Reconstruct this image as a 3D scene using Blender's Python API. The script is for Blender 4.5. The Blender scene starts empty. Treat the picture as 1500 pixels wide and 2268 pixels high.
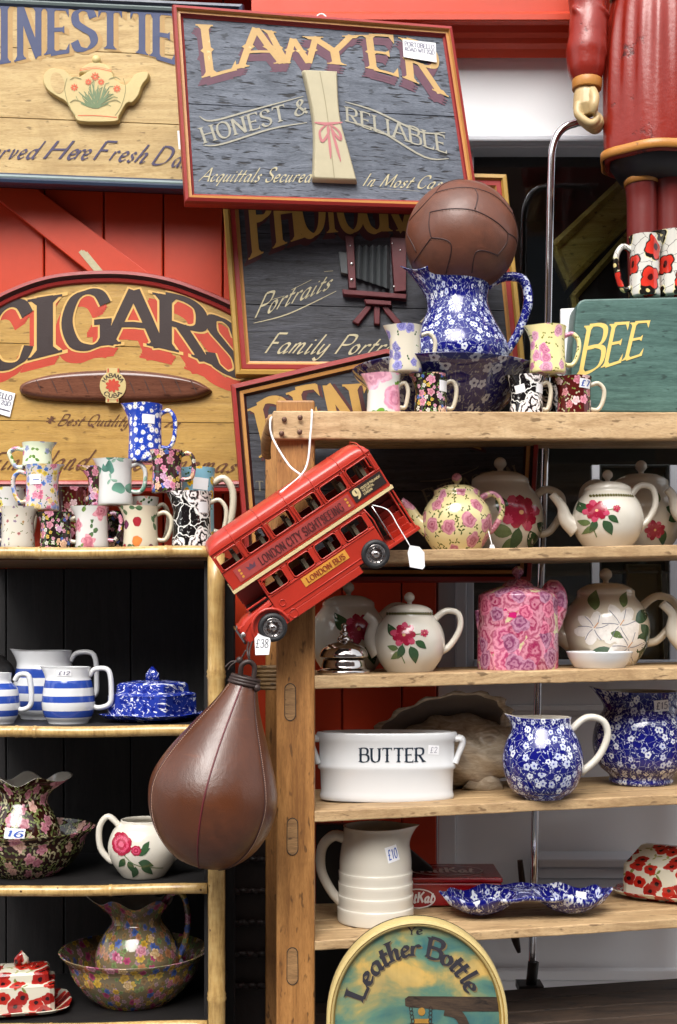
import bpy, bmesh, math, random
from mathutils import Vector, Matrix
random.seed(7)
pi=math.pi
SC=bpy.context.scene
COL=SC.collection
# ------------------------------------------------------------------ camera, sky, sun, exposure
S=.0009; D=2.5; ZC=1.5; HY=1380.; CX=750.      # metres per photo pixel at the shelf front, distance, eye height
cam=bpy.data.objects.new('camera',bpy.data.cameras.new('camera')); COL.objects.link(cam)
cam.location=(0,-D,ZC); cam.rotation_euler=(pi/2,0,0)
cam.data.sensor_fit='VERTICAL'; cam.data.sensor_height=36; cam.data.lens=36*D/(2268*S)
cam.data.shift_y=(HY-1134)/2268; cam.data.clip_start=.05; cam.data.clip_end=400
SC.camera=cam
W=bpy.data.worlds.new('World'); SC.world=W; W.use_nodes=True
wn=W.node_tree; bg=wn.nodes['Background']
sky=wn.nodes.new('ShaderNodeTexSky'); sky.sky_type='NISHITA'; sky.sun_disc=False
sky.sun_elevation=math.radians(49); sky.sun_rotation=math.radians(194); sky.dust_density=4; sky.air_density=1
hs=wn.nodes.new('ShaderNodeHueSaturation'); hs.inputs['Saturation'].default_value=.16
wn.links.new(sky.outputs[0],hs.inputs['Color']); wn.links.new(hs.outputs[0],bg.inputs[0]); bg.inputs[1].default_value=.15
sl=bpy.data.lights.new('sun','SUN'); sl.energy=1.15; sl.angle=math.radians(36); sl.color=(1,.95,.88)
sun=bpy.data.objects.new('sun',sl); COL.objects.link(sun); sun.location=(-2,-6,8)
sun.rotation_euler=(math.radians(41),0,math.radians(-14))
SC.view_settings.view_transform='Standard'; SC.view_settings.look='None'
SC.view_settings.exposure=1.08; SC.view_settings.gamma=1
SC.render.film_transparent=False
# ------------------------------------------------------------------ geometry helpers
def K(Y): return S*(D+Y)/D
def P(px,py,Y=0.): k=K(Y); return Vector(((px-CX)*k,Y,ZC-(py-HY)*k))
CAM=Vector((0,-D,ZC))
def ray(px,py): return P(px,py,0)-CAM
def cr(pts,sub=5,closed=False):
    n=len(pts); pts=[Vector(p) for p in pts]; out=[]
    if n<3: return pts
    for i in range(n if closed else n-1):
        if closed: a,b,c,d=pts[i-1],pts[i],pts[(i+1)%n],pts[(i+2)%n]
        else: a,b,c,d=pts[max(i-1,0)],pts[i],pts[i+1],pts[min(i+2,n-1)]
        for j in range(sub):
            t=j/sub
            out.append(.5*((2*b)+(c-a)*t+(2*a-5*b+4*c-d)*t*t+(3*b-a-3*c+d)*t*t*t))
    if not closed: out.append(pts[-1])
    return out
class MB:
    def __init__(s): s.v=[]; s.f=[]; s.uv=[]; s.cuts=[]
    def cut(s): s.cuts.append(len(s.f))          # what follows becomes a part of its own
    def vert(s,p,uv=(0,0)): s.v.append(Vector(p)); s.uv.append(uv); return len(s.v)-1
    def face(s,idx,m=0,sm=False): s.f.append((tuple(idx),m,sm))
    def poly(s,pts,m=0,sm=False,uvs=None):
        s.face([s.vert(p,uvs[i] if uvs else (0,0)) for i,p in enumerate(pts)],m,sm)
    def hexa(s,c,m=0):           # 8 corners: bottom loop 0-3, top loop 4-7
        b=[s.vert(p) for p in c]
        for q in ((3,2,1,0),(4,5,6,7),(0,1,5,4),(1,2,6,5),(2,3,7,6),(3,0,4,7)): s.face([b[i] for i in q],m)
    def box(s,a,b,m=0):
        x0,x1=sorted((a[0],b[0])); y0,y1=sorted((a[1],b[1])); z0,z1=sorted((a[2],b[2]))
        s.hexa([(x0,y0,z0),(x1,y0,z0),(x1,y1,z0),(x0,y1,z0),(x0,y0,z1),(x1,y0,z1),(x1,y1,z1),(x0,y1,z1)],m)
    def beam(s,a,b,w,h,up=(0,0,1),m=0):   # bar from a to b, width across, height along up
        a=Vector(a); b=Vector(b); d=(b-a).normalized(); u=Vector(up); u=(u-d*u.dot(d)).normalized(); r=d.cross(u)
        c=[]
        for e in (a,b): c.append([e+r*(i*w/2)+u*(j*h/2) for i,j in ((-1,-1),(1,-1),(1,1),(-1,1))])
        s.hexa(c[0]+c[1],m)
    def tube(s,pts,rad,n=10,m=0,flat=1.,side=None,caps=True,closed=False):
        pts=[Vector(p) for p in pts]; N=len(pts)
        if not hasattr(rad,'__len__'): rad=[rad]*N
        elif len(rad)!=N:
            q=len(rad); rad=[rad[min(int(i*(q-1)/(N-1)),q-2)]*(1-((i*(q-1)/(N-1))-min(int(i*(q-1)/(N-1)),q-2)))+rad[min(int(i*(q-1)/(N-1)),q-2)+1]*((i*(q-1)/(N-1))-min(int(i*(q-1)/(N-1)),q-2)) for i in range(N)]
        T=[]
        for i in range(N):
            a=pts[(i-1)%N] if closed else pts[max(i-1,0)]; b=pts[(i+1)%N] if closed else pts[min(i+1,N-1)]
            T.append((b-a).normalized() if (b-a).length>0 else Vector((0,0,1)))
        ref=Vector(side) if side else (Vector((0,1,0)) if abs(T[0].y)<.9 else Vector((1,0,0)))
        rings=[]; L=0
        for i in range(N):
            u=ref-T[i]*ref.dot(T[i])
            if u.length<1e-6: u=Vector((1,0,0))-T[i]*T[i].x
            u.normalize(); w=T[i].cross(u)
            if not side: ref=u
            if i: L+=(pts[i]-pts[i-1]).length
            rings.append([s.vert(pts[i]+u*math.cos(2*pi*j/n)*rad[i]*flat+w*math.sin(2*pi*j/n)*rad[i],(2*pi*rad[i]*j/n,L)) for j in range(n)])
        for i in range(N if closed else N-1):
            A,B=rings[i],rings[(i+1)%N]
            for j in range(n): s.face((A[j],A[(j+1)%n],B[(j+1)%n],B[j]),m,True)
        if caps and not closed:
            s.face(rings[0][::-1],m,False); s.face(rings[-1],m,False)
    def ball(s,c,r,n=14,m=0,sc=(1,1,1),rot=None):
        c=Vector(c); R=rot or Matrix.Identity(3); rows=[]
        for i in range(n//2+1):
            a=pi*i/(n//2); rows.append([s.vert(c+R@Vector((r*sc[0]*math.sin(a)*math.cos(2*pi*j/n),r*sc[1]*math.sin(a)*math.sin(2*pi*j/n),r*sc[2]*math.cos(a))),(r*2*pi*j/n,r*a)) for j in range(n)])
        for i in range(n//2):
            for j in range(n): s.face((rows[i][j],rows[i+1][j],rows[i+1][(j+1)%n],rows[i][(j+1)%n]),m,True)
    def lathe(s,prof,tf,n=44,m=0,defo=None,uref=None,a0=0,a1=2*pi,ms=None):
        # prof [(r,h)]; tf maps local (x,y,z) to the world; theta 0 is the back, seam there
        R=uref or max(p[0] for p in prof); rows=[]; L=0
        for i,(r,h) in enumerate(prof):
            if i: L+=math.hypot(r-prof[i-1][0],h-prof[i-1][1])
            row=[]
            for j in range(n+1):
                th=a0+(a1-a0)*j/n; x,y,z=r*math.sin(th),r*math.cos(th),h
                if defo: x,y,z=defo(th,r,h,x,y,z)
                row.append(s.vert(tf(x,y,z),(-th*R,L)))
            rows.append(row)
        for i in range(len(prof)-1):
            mm=ms[i] if ms else m
            for j in range(n): s.face((rows[i][j],rows[i][j+1],rows[i+1][j+1],rows[i+1][j]),mm,True)
    def xform(s,M): s.v=[M@v for v in s.v]; return s
    def build(s,name,mats,parent=None,bevel=0,smooth_all=False,label=None,solid=0,remesh=0):
        if not isinstance(mats,(list,tuple)): mats=[mats]
        if s.cuts:
            e=[0]+s.cuts+[len(s.f)]; o=None
            for i,j in zip(e[:-1],e[1:]):
                q=MB(); mp={}
                for idx,m,sm in s.f[i:j]:
                    for a in idx:
                        if a not in mp: mp[a]=q.vert(s.v[a],s.uv[a])
                    q.f.append((tuple(mp[a] for a in idx),m,sm))
                if q.f: o=q.build(name,mats,parent,bevel)
            return o
        me=bpy.data.meshes.new(name); off=parent_loc(parent)
        me.from_pydata([v-off for v in s.v],[],[f[0] for f in s.f])
        for m in mats: me.materials.append(m)
        me.polygons.foreach_set('material_index',[f[1] for f in s.f])
        me.polygons.foreach_set('use_smooth',[f[2] or smooth_all for f in s.f])
        ul=me.uv_layers.new(name='UVMap'); d=[]
        for l in me.loops: d.extend(s.uv[l.vertex_index])
        ul.data.foreach_set('uv',d); me.update()
        o=bpy.data.objects.new(name,me); COL.objects.link(o)
        if parent: o.parent=parent
        if label: o['label']=label
        if bevel:
            b=o.modifiers.new('edge','BEVEL'); b.width=bevel; b.segments=2; b.limit_method='ANGLE'; b.angle_limit=math.radians(40)
        if remesh:
            r=o.modifiers.new('skin','REMESH'); r.mode='VOXEL'; r.voxel_size=remesh; r.use_smooth_shade=True
            q=o.modifiers.new('soft','SMOOTH'); q.factor=.5; q.iterations=6
        return o
def parent_loc(p):
    v=Vector((0,0,0))
    while p: v=v+p.location; p=p.parent
    return v
def tag(o,label,cat,group=None):
    o['label']=label; o['category']=cat
    if group: o['group']=group
    return o
def thing(name,label,cat,loc=(0,0,0),group=None):
    o=bpy.data.objects.new(name,None); o.empty_display_size=.05; COL.objects.link(o); o.location=loc
    return tag(o,label,cat,group)
class Plane:                      # a flat board in space; photo points are dropped on to it by sight line
    def __init__(s,a,b,c):
        s.o=a; s.n=(b-a).cross(c-a).normalized()
        if s.n.dot(CAM-a)<0: s.n=-s.n
    def hit(s,px,py,off=0.):
        r=ray(px,py); o=s.o+s.n*off; t=(o-CAM).dot(s.n)/r.dot(s.n); return CAM+r*t
def vplane(px,py,Y,yaw=0,tilt=0):
    a=P(px,py,Y); y=math.radians(yaw); t=math.radians(tilt)
    return Plane(a,a+Vector((math.cos(y),math.sin(y),0)),a+Vector((0,math.sin(t),math.cos(t))))
def slab(mb,pl,pts,off0,off1,m=0,side=None,smooth=False):      # extruded outline in photo pixels
    A=[pl.hit(*p,0)+pl.n*off0 for p in pts]; B=[pl.hit(*p,0)+pl.n*off1 for p in pts]
    n=len(pts); a=[mb.vert(p) for p in A]; b=[mb.vert(p) for p in B]
    mb.face(b,m); mb.face(a[::-1],m if side is None else side)
    for i in range(n): mb.face((a[i],a[(i+1)%n],b[(i+1)%n],b[i]),m if side is None else side,smooth)
def inset(pts,d):
    n=len(pts); out=[]
    ar=sum(pts[i][0]*pts[(i+1)%n][1]-pts[(i+1)%n][0]*pts[i][1] for i in range(n)); sg=1 if ar>0 else -1
    for i in range(n):
        p0,p1,p2=Vector(pts[i-1]),Vector(pts[i]),Vector(pts[(i+1)%n])
        e1=(p1-p0).normalized(); e2=(p2-p1).normalized()
        n1=Vector((-e1.y,e1.x))*sg; n2=Vector((-e2.y,e2.x))*sg
        b=(n1+n2); b=b/max(b.length,1e-6); c=max(b.dot(n1),.4)
        q=p1+b*(d/c); out.append((q.x,q.y))
    return out
def moulding(mb,pl,pts,prof,back=-.02):     # prof: list of (inset px, height m, material)
    n=len(pts); rings=[]; 
    outer=[mb.vert(pl.hit(*p,0)+pl.n*back) for p in pts]; rings.append(outer)
    for d,h,m in prof: rings.append([mb.vert(pl.hit(*p,0)+pl.n*h) for p in inset(pts,d)])
    for i in range(len(prof)):
        m=prof[i][2]
        for j in range(n): mb.face((rings[i][j],rings[i][(j+1)%n],rings[i+1][(j+1)%n],rings[i+1][j]),m,False)
def relief(mb,pl,pts,h,m=0,round_px=4,base=0.,steps=4,about=None):        # carved shape with a rounded edge
    n=len(pts); rings=[]
    for i in range(steps+1):
        t=i/steps*pi/2; d=round_px*(1-math.cos(t)); z=base+h*math.sin(t) if i else base
        rings.append([mb.vert(pl.hit(*p,0)+pl.n*z) for p in ([(about[0]+(a-about[0])*(1-d/about[2]),about[1]+(b-about[1])*(1-d/about[3])) for a,b in pts] if about else inset(pts,d) if d>0 else pts)])
    for i in range(steps):
        for j in range(n): mb.face((rings[i][j],rings[i][(j+1)%n],rings[i+1][(j+1)%n],rings[i+1][j]),m,True)
    mb.face(rings[-1],m,False)
# ------------------------------------------------------------------ brush lettering
GL={}
def G(ch,w,s):
    st=[]
    for q in s.split(';'):
        q=q.strip(); sm=q.startswith('~'); q=q.lstrip('~')
        st.append((sm,[tuple(float(t)/100 for t in p.split(',')) for p in q.split()]))
    GL[ch]=(w/100,st)
for l in '''A|76|0,0 38,100;38,100 76,0;14,36 62,36
B|68|10,0 10,100;~10,100 40,100 58,90 58,64 40,53 10,53;~10,53 42,53 64,42 64,12 42,0 10,0
C|72|~66,76 56,95 38,100 16,88 5,50 16,12 38,0 58,5 68,24
D|76|10,0 10,100;~10,100 38,100 62,84 70,50 62,16 38,0 10,0
E|60|10,0 10,100;10,100 56,100;10,52 44,52;10,0 58,0
F|56|10,0 10,100;10,100 55,100;10,52 42,52
G|76|~66,76 56,95 38,100 16,88 5,50 16,12 38,0 56,4 66,16;66,6 66,44;48,44 76,44
H|76|10,0 10,100;66,0 66,100;10,52 66,52
I|30|15,0 15,100
K|70|10,0 10,100;62,100 12,45;28,60 64,0
L|58|10,0 10,100;10,0 56,0
M|94|8,0 14,100;14,100 46,10;46,10 78,100;78,100 86,0
N|78|10,0 10,100;10,100 66,0;66,0 66,100
O|76|~38,100 14,86 5,50 14,14 38,0 62,14 71,50 62,86 38,100
P|62|10,0 10,100;~10,100 42,100 60,90 60,60 42,48 10,48
Q|76|~38,100 14,86 5,50 14,14 38,0 62,14 71,50 62,86 38,100;~36,18 52,0 74,-14
R|70|10,0 10,100;~10,100 42,100 60,90 60,62 42,50 10,50;32,50 66,0
S|58|~52,80 44,97 28,100 10,90 10,68 30,52 50,38 54,16 38,0 16,3 6,22
T|72|36,0 36,100;4,100 68,100
U|76|10,100 10,34;~10,34 16,10 38,0 60,10 66,34;66,34 66,100
V|72|4,100 36,0;36,0 68,100
W|104|2,100 28,0;28,0 52,86;52,86 76,0;76,0 102,100
X|72|4,100 68,0;68,100 4,0
Y|72|36,0 36,46;36,46 4,100;36,46 68,100
&|76|~72,0 30,60 26,86 42,100 54,84 40,62 16,40 8,20 22,2 48,4 66,36
a|50|~40,44 26,52 8,38 6,12 18,0 34,14 40,44;~41,50 38,12 42,0 54,10
b|46|~14,100 10,30 16,4 28,0 40,16 38,42 24,50 11,34
c|38|~36,40 24,51 8,38 7,12 20,0 40,12
d|48|~38,42 26,51 8,38 6,12 18,0 34,14 42,60;~50,100 40,30 38,8 44,0 54,10
e|40|~8,24 30,30 34,44 22,51 8,38 7,12 20,0 40,12
f|30|~44,92 32,100 23,80 14,-14 2,-34;8,50 38,50
g|48|~40,44 26,52 8,38 6,12 18,0 34,14 40,44;~41,50 36,-14 22,-34 4,-24
h|48|16,100 7,0;~10,26 24,50 36,46 33,10 37,0 50,10
i|22|~10,50 7,10 12,0 24,10;14,66 15,72
k|44|16,100 7,0;~10,22 28,50 36,40 14,26;~18,26 30,2 46,8
l|22|~17,100 9,14 13,0 24,10
m|74|12,50 6,0;~9,26 20,50 31,46 27,0;~30,26 42,50 56,46 53,10 58,0 74,10
n|50|12,50 6,0;~9,26 22,50 34,46 31,10 36,0 50,10
o|42|~22,51 8,40 6,14 18,0 34,10 37,36 22,51
p|46|14,50 2,-34;~11,30 24,50 38,42 38,16 24,0 10,10
q|46|~40,44 26,52 8,38 6,12 18,0 34,14 40,44;41,50 34,-34
r|36|12,50 6,0;~9,26 20,46 32,50 36,42
s|36|~32,42 23,51 12,42 15,32 27,20 26,6 14,0 4,8
t|28|~18,82 9,14 14,0 28,10;3,52 32,52
u|50|~10,50 6,14 14,0 28,12 37,38;~39,50 35,12 39,0 52,10
v|44|~6,46 12,50 14,6 20,2 36,30 37,50
y|48|~10,50 6,14 14,0 28,12 37,38;~39,50 35,-14 20,-34 2,-22
1|34|~6,80 18,90 20,100;20,100 20,0
2|54|~8,76 16,96 34,100 48,84 42,58 8,0;8,0 52,0
3|54|~8,86 24,100 44,92 44,64 22,54;~22,54 48,46 48,12 24,0 6,12
5|54|48,100 14,100;14,100 12,58;~12,58 34,64 50,46 46,12 24,0 6,10
6|54|~46,92 30,100 12,70 6,30 20,2 42,6 48,34 34,56 10,40
7|50|6,100 46,100;46,100 18,0
4|54|36,0 36,100;36,100 4,30;4,30 52,30
8|54|~28,54 8,74 14,96 28,100 44,94 46,74 28,54 6,30 10,6 28,0 48,8 50,30 28,54
9|54|~46,60 28,42 8,58 12,92 30,100 46,86 46,50 36,14 16,0
0|56|~28,100 10,80 6,40 16,4 32,0 48,22 50,64 40,96 28,100
+|60|~52,84 40,100 24,90 24,50 20,10 8,0;8,0 54,0;8,48 40,48
.|20|8,0 12,8
-|40|6,40 34,40
*|60|30,20 30,80;8,34 52,66;8,66 52,34;20,24 40,76'''.split('\n'):
    a=l.split('|'); G(a[0],float(a[1]),a[2])
STY=dict(
 serif=dict(thick=.15,thin=.045,nib=18,serif=.085,st=.05),
 fat=dict(thick=.19,thin=.05,nib=15,serif=.12,st=.065),
 latin=dict(thick=.17,thin=.045,nib=12,serif=.085,st=.05,spur=.05),
 cigar=dict(thick=.185,thin=.07,nib=16,serif=.10,st=.07),
 light=dict(thick=.1,thin=.03,nib=15,serif=.06,st=.03),
 script=dict(thick=.135,thin=.022,nib=48,slant=.38),
 hand=dict(thick=.09,thin=.07,nib=30,slant=.1),
 black=dict(thick=.17,thin=.05,nib=42,serif=.05,st=.05,angular=True),
 sans=dict(thick=.13,thin=.11,nib=20))
def strokes(ch,sty):
    """polygon strips [(left pts,right pts)] of one letter, x right, cap height 1"""
    w,st=GL[ch]; out=[]; ex=sty.get('expand',0); sl=sty.get('slant',0); nib=math.radians(sty['nib'])
    ends=[]
    for sm,p in st:
        if not sm:
            d=Vector(p[-1])-Vector(p[0]); 
            if abs(d.y)>abs(d.x)*.8: ends+= [p[0],p[-1]]
    for sm,p in st:
        q=[Vector((a,b)) for a,b in p]
        if sm: q=cr(q,2 if sty.get('angular') else 5)
        else:
            d=q[-1]-q[0]; e=d.normalized()*ex
            q=[q[0]-e,q[0].lerp(q[-1],.5),q[-1]+e]
        L=[];R=[]
        for i,a in enumerate(q):
            t=(q[min(i+1,len(q)-1)]-q[max(i-1,0)])
            if t.length<1e-6: t=Vector((1,0))
            ang=math.atan2(t.y,t.x); hw=(sty['thin']+(sty['thick']-sty['thin'])*abs(math.sin(ang-nib)))/2+ex
            nn=Vector((-math.sin(ang),math.cos(ang))); L.append(a+nn*hw); R.append(a-nn*hw)
        out.append((L,R))
        if sty.get('serif') and not sm:
            d=q[-1]-q[0]; vert=abs(d.y)>abs(d.x)*.8
            for e,o in ((q[0],q[-1]),(q[-1],q[0])):
                sw=sty['serif']+ex; h=sty['st']+ex
                if vert and (abs(e.y+ex)<.02+ex or abs(e.y-1-ex)<.02+ex):
                    if sum(1 for k in ends if abs(k[0]-e.x)<.03+ex and abs(k[1]-e.y)<.03+ex)>1: continue
                    up=1 if e.y<.5 else -1; hw=sty['thick']/2+ex
                    y0=e.y
                    out.append(([Vector((e.x-hw-sw,y0)),Vector((e.x+hw+sw,y0))],[Vector((e.x-hw-sw,y0+up*h*.6)),Vector((e.x+hw+sw,y0+up*h*.6))]))
                    out.append(([Vector((e.x-hw-sw*.7,y0+up*h*.4)),Vector((e.x+hw+sw*.7,y0+up*h*.4))],[Vector((e.x-hw*.9,y0+up*h*2)),Vector((e.x+hw*.9,y0+up*h*2))]))
                elif not vert and e.x>o.x and abs(d.y)<.02 and ch in 'EFLTZ2' or (not vert and ch=='T'):
                    if ch=='E' and .2<e.y<.8: a,b=.09,.09
                    elif ch=='F' and .2<e.y<.8: a,b=.09,.09
                    elif e.y>.5: a,b=.04,.2
                    else: a,b=.2,.04
                    x=e.x; s_=-1 if e.x<o.x else 1
                    out.append(([Vector((x+s_*h*.5,e.y+a+ex)),Vector((x+s_*h*.5,e.y-b-ex))],[Vector((x-s_*.02,e.y+a*.7+ex)),Vector((x-s_*h*1.6,e.y-b*.1-ex))] if b>a else [Vector((x-s_*h*1.6,e.y+a*.1+ex)),Vector((x-s_*.02,e.y-b*.7-ex))]))
        if sty.get('spur') and not sm:
            d=q[-1]-q[0]
            if abs(d.y)>abs(d.x)*.8 and abs(d.y)>.7:
                c=q[0].lerp(q[-1],.5); sp=sty['spur']; hw=sty['thick']/2+ex
                out.append(([c+Vector((-hw-sp,0)),c+Vector((0,.11))],[c+Vector((0,-.11)),c+Vector((hw+sp,0))]))
    if sl: out=[([Vector((a.x+sl*a.y,a.y)) for a in L],[Vector((a.x+sl*a.y,a.y)) for a in R]) for L,R in out]
    return w,out
def lettering(mb,s,fn,sty,m=0,gap=.1,letters=None,sub=1,**kw):
    """fn(t,y,k) -> 3D point, t runs 0..1 over the line, y is in cap heights"""
    st=dict(STY[sty]); st.update(kw); k=0
    if letters is None:
        tot=sum((.34 if c==' ' else GL[c][0]+gap) for c in s)-gap; x=0; letters=[]
        for c in s:
            if c==' ': x+=.34; continue
            w=GL[c][0]; letters.append((c,x/tot,(x+w)/tot)); x+=w+gap
    for c,t0,t1 in letters:
        w,ss=strokes(c,st)
        for L,R in ss:
            k+=1
            a=[mb.vert(fn(t0+(t1-t0)*p.x/w,p.y,k)) for p in L]; b=[mb.vert(fn(t0+(t1-t0)*p.x/w,p.y,k)) for p in R]
            for i in range(len(a)-1): mb.face((b[i],b[i+1],a[i+1],a[i]),m)
def interp(pts,t):            # point at a fraction of the line's width
    x=pts[0][0]+(pts[-1][0]-pts[0][0])*t; i=0
    while i<len(pts)-2 and pts[i+1][0]<x: i+=1
    a,b=Vector(pts[i]),Vector(pts[i+1]); return a+(b-a)*((x-a.x)/(b.x-a.x))
def warp(top,bot,pl,off,dx=0,dy=0):
    n=14; T=cr([Vector(p) for p in top],6) if len(top)>2 else [Vector(p) for p in top]; B=cr([Vector(p) for p in bot],6) if len(bot)>2 else [Vector(p) for p in bot]
    def fn(t,y,k):
        b=interp(B,t); a=interp(T,t); q=b.lerp(a,y) if 0<=y<=1 else b+(a-b)*y
        return pl.hit(q.x+dx,q.y+dy)+pl.n*(off+k*1.5e-5)
    return fn
KC=[0]
def kc(): KC[0]=(KC[0]+1)%60; return KC[0]*9e-6
def brush(mb,pl,pts,w,off,m=0,sub=5,taper=True):       # a painted line in photo pixels
    off+=kc(); q=cr([Vector(p) for p in pts],sub) if len(pts)>2 else [Vector(p) for p in pts]; N=len(q); A=[];B=[]
    for i,a in enumerate(q):
        t=(q[min(i+1,N-1)]-q[max(i-1,0)]).normalized(); n=Vector((-t.y,t.x)); f=i/(N-1)
        h=w/2*((.35+.65*math.sin(pi*min(max(f,0),1))) if taper else 1)
        A.append(mb.vert(pl.hit(*(a+n*h))+pl.n*off)); B.append(mb.vert(pl.hit(*(a-n*h))+pl.n*off))
    for i in range(N-1): mb.face((A[i],A[i+1],B[i+1],B[i]),m)
def patch(mb,pl,pts,off,m=0): off+=kc(); mb.poly([pl.hit(*p)+pl.n*off for p in pts],m)
def blob(cx,cy,rx,ry,n=14,rot=0,wob=0,seed=0):
    r=random.Random(seed); o=[]
    for i in range(n):
        a=2*pi*i/n; k=1+wob*(r.random()-.5); x=rx*k*math.cos(a); y=ry*k*math.sin(a)
        o.append((cx+x*math.cos(rot)-y*math.sin(rot),cy+x*math.sin(rot)+y*math.cos(rot)))
    return o
# ------------------------------------------------------------------ materials
class MT:
    def __init__(s,name):
        s.m=bpy.data.materials.new(name); s.m.use_nodes=True; s.t=s.m.node_tree; s.t.nodes.clear()
        s.o=s.t.nodes.new('ShaderNodeOutputMaterial')
    def nd(s,t,**k):
        n=s.t.nodes.new(t)
        for a,b in k.items(): setattr(n,a,b)
        return n
    def put(s,sock,v):
        if isinstance(v,bpy.types.NodeSocket): s.t.links.new(v,sock)
        elif isinstance(v,(tuple,list)):
            v=tuple(v)
            if sock.type=='RGBA' and len(v)==3: v=v+(1,)
            sock.default_value=v
        elif v is not None:
            sock.default_value=v if sock.type!='VECTOR' else (v,v,v)
    def ma(s,op,a,b=0.,c=0.,cl=False):
        n=s.nd('ShaderNodeMath',operation=op,use_clamp=cl)
        for i,x in enumerate((a,b,c)): s.put(n.inputs[i],x)
        return n.outputs[0]
    def vm(s,op,a,b=(0,0,0)):
        n=s.nd('ShaderNodeVectorMath',operation=op); s.put(n.inputs[0],a)
        if op=='SCALE': s.put(n.inputs['Scale'],b)
        else: s.put(n.inputs[1],b)
        return n.outputs['Value'] if op in ('LENGTH','DOT_PRODUCT','DISTANCE') else n.outputs[0]
    def mix(s,f,a,b,blend='MIX'):
        n=s.nd('ShaderNodeMix',data_type='RGBA',blend_type=blend); s.put(n.inputs[0],f); s.put(n.inputs[6],a); s.put(n.inputs[7],b); return n.outputs[2]
    def noise(s,v,scale,detail=2,rough=.5,dist=0,col=False):
        n=s.nd('ShaderNodeTexNoise'); s.put(n.inputs['Vector'],v); n.inputs['Scale'].default_value=scale; n.inputs['Detail'].default_value=detail
        n.inputs['Roughness'].default_value=rough; n.inputs['Distortion'].default_value=dist
        return n.outputs[1 if col else 0]
    def vor(s,v,scale,feature='F1',rand=1,dims='2D'):
        n=s.nd('ShaderNodeTexVoronoi',feature=feature,voronoi_dimensions=dims); s.put(n.inputs['Vector'],v); n.inputs['Scale'].default_value=scale; n.inputs['Randomness'].default_value=rand
        return n.outputs
    def ramp(s,f,st,interp='LINEAR'):
        n=s.nd('ShaderNodeValToRGB'); r=n.color_ramp; r.interpolation=interp
        while len(r.elements)<len(st): r.elements.new(.5)
        for e,(p,c) in zip(r.elements,st): e.position=p; e.color=tuple(c)+(1,) if len(c)==3 else c
        s.put(n.inputs[0],f); return n.outputs[0]
    def sep(s,v): n=s.nd('ShaderNodeSeparateXYZ'); s.put(n.inputs[0],v); return n.outputs
    def uv(s): n=s.nd('ShaderNodeUVMap'); n.uv_map='UVMap'; return n.outputs[0]
    def obj(s): return s.nd('ShaderNodeTexCoord').outputs['Object']
    def mp(s,v,sc=(1,1,1),rot=(0,0,0),loc=(0,0,0)):
        n=s.nd('ShaderNodeMapping'); s.put(n.inputs['Vector'],v); n.inputs['Scale'].default_value=sc; n.inputs['Rotation'].default_value=rot; n.inputs['Location'].default_value=loc; return n.outputs[0]
    def out(s,base,rough=.5,bump=None,bs=.3,bd=.002,metal=0,spec=.5,coat=0,trans=0):
        p=s.nd('ShaderNodeBsdfPrincipled'); s.put(p.inputs['Base Color'],base); s.put(p.inputs['Roughness'],rough); s.put(p.inputs['Metallic'],metal)
        p.inputs['Specular IOR Level'].default_value=spec; p.inputs['Coat Weight'].default_value=coat; p.inputs['Coat Roughness'].default_value=.04
        if bump is not None:
            b=s.nd('ShaderNodeBump'); b.inputs['Strength'].default_value=bs; b.inputs['Distance'].default_value=bd; s.put(b.inputs['Height'],bump); s.t.links.new(b.outputs[0],p.inputs['Normal'])
        s.t.links.new(p.outputs[0],s.o.inputs[0]); return s.m
def c8(r,g,b):                                   # sRGB 0-255 to linear
    f=lambda x:(x/255/12.92 if x/255<=.04045 else ((x/255+.055)/1.055)**2.4)
    return (f(r),f(g),f(b))
def mul(c,k): return tuple(x*k for x in c)
def plain(name,c,rough=.5,metal=0,var=.12,scale=30,bump=0,coat=0,spec=.5):
    M=MT(name); v=M.obj(); n=M.noise(v,scale,4,.6)
    col=M.mix(n,mul(c,1-var),mul(c,1+var)); rr=M.ma('MULTIPLY_ADD',n,.16,max(rough-.08,.02))
    return M.out(col,rr,bump=M.noise(v,scale*4,3) if bump else None,bs=bump,bd=.001,metal=metal,coat=coat,spec=spec)
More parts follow.
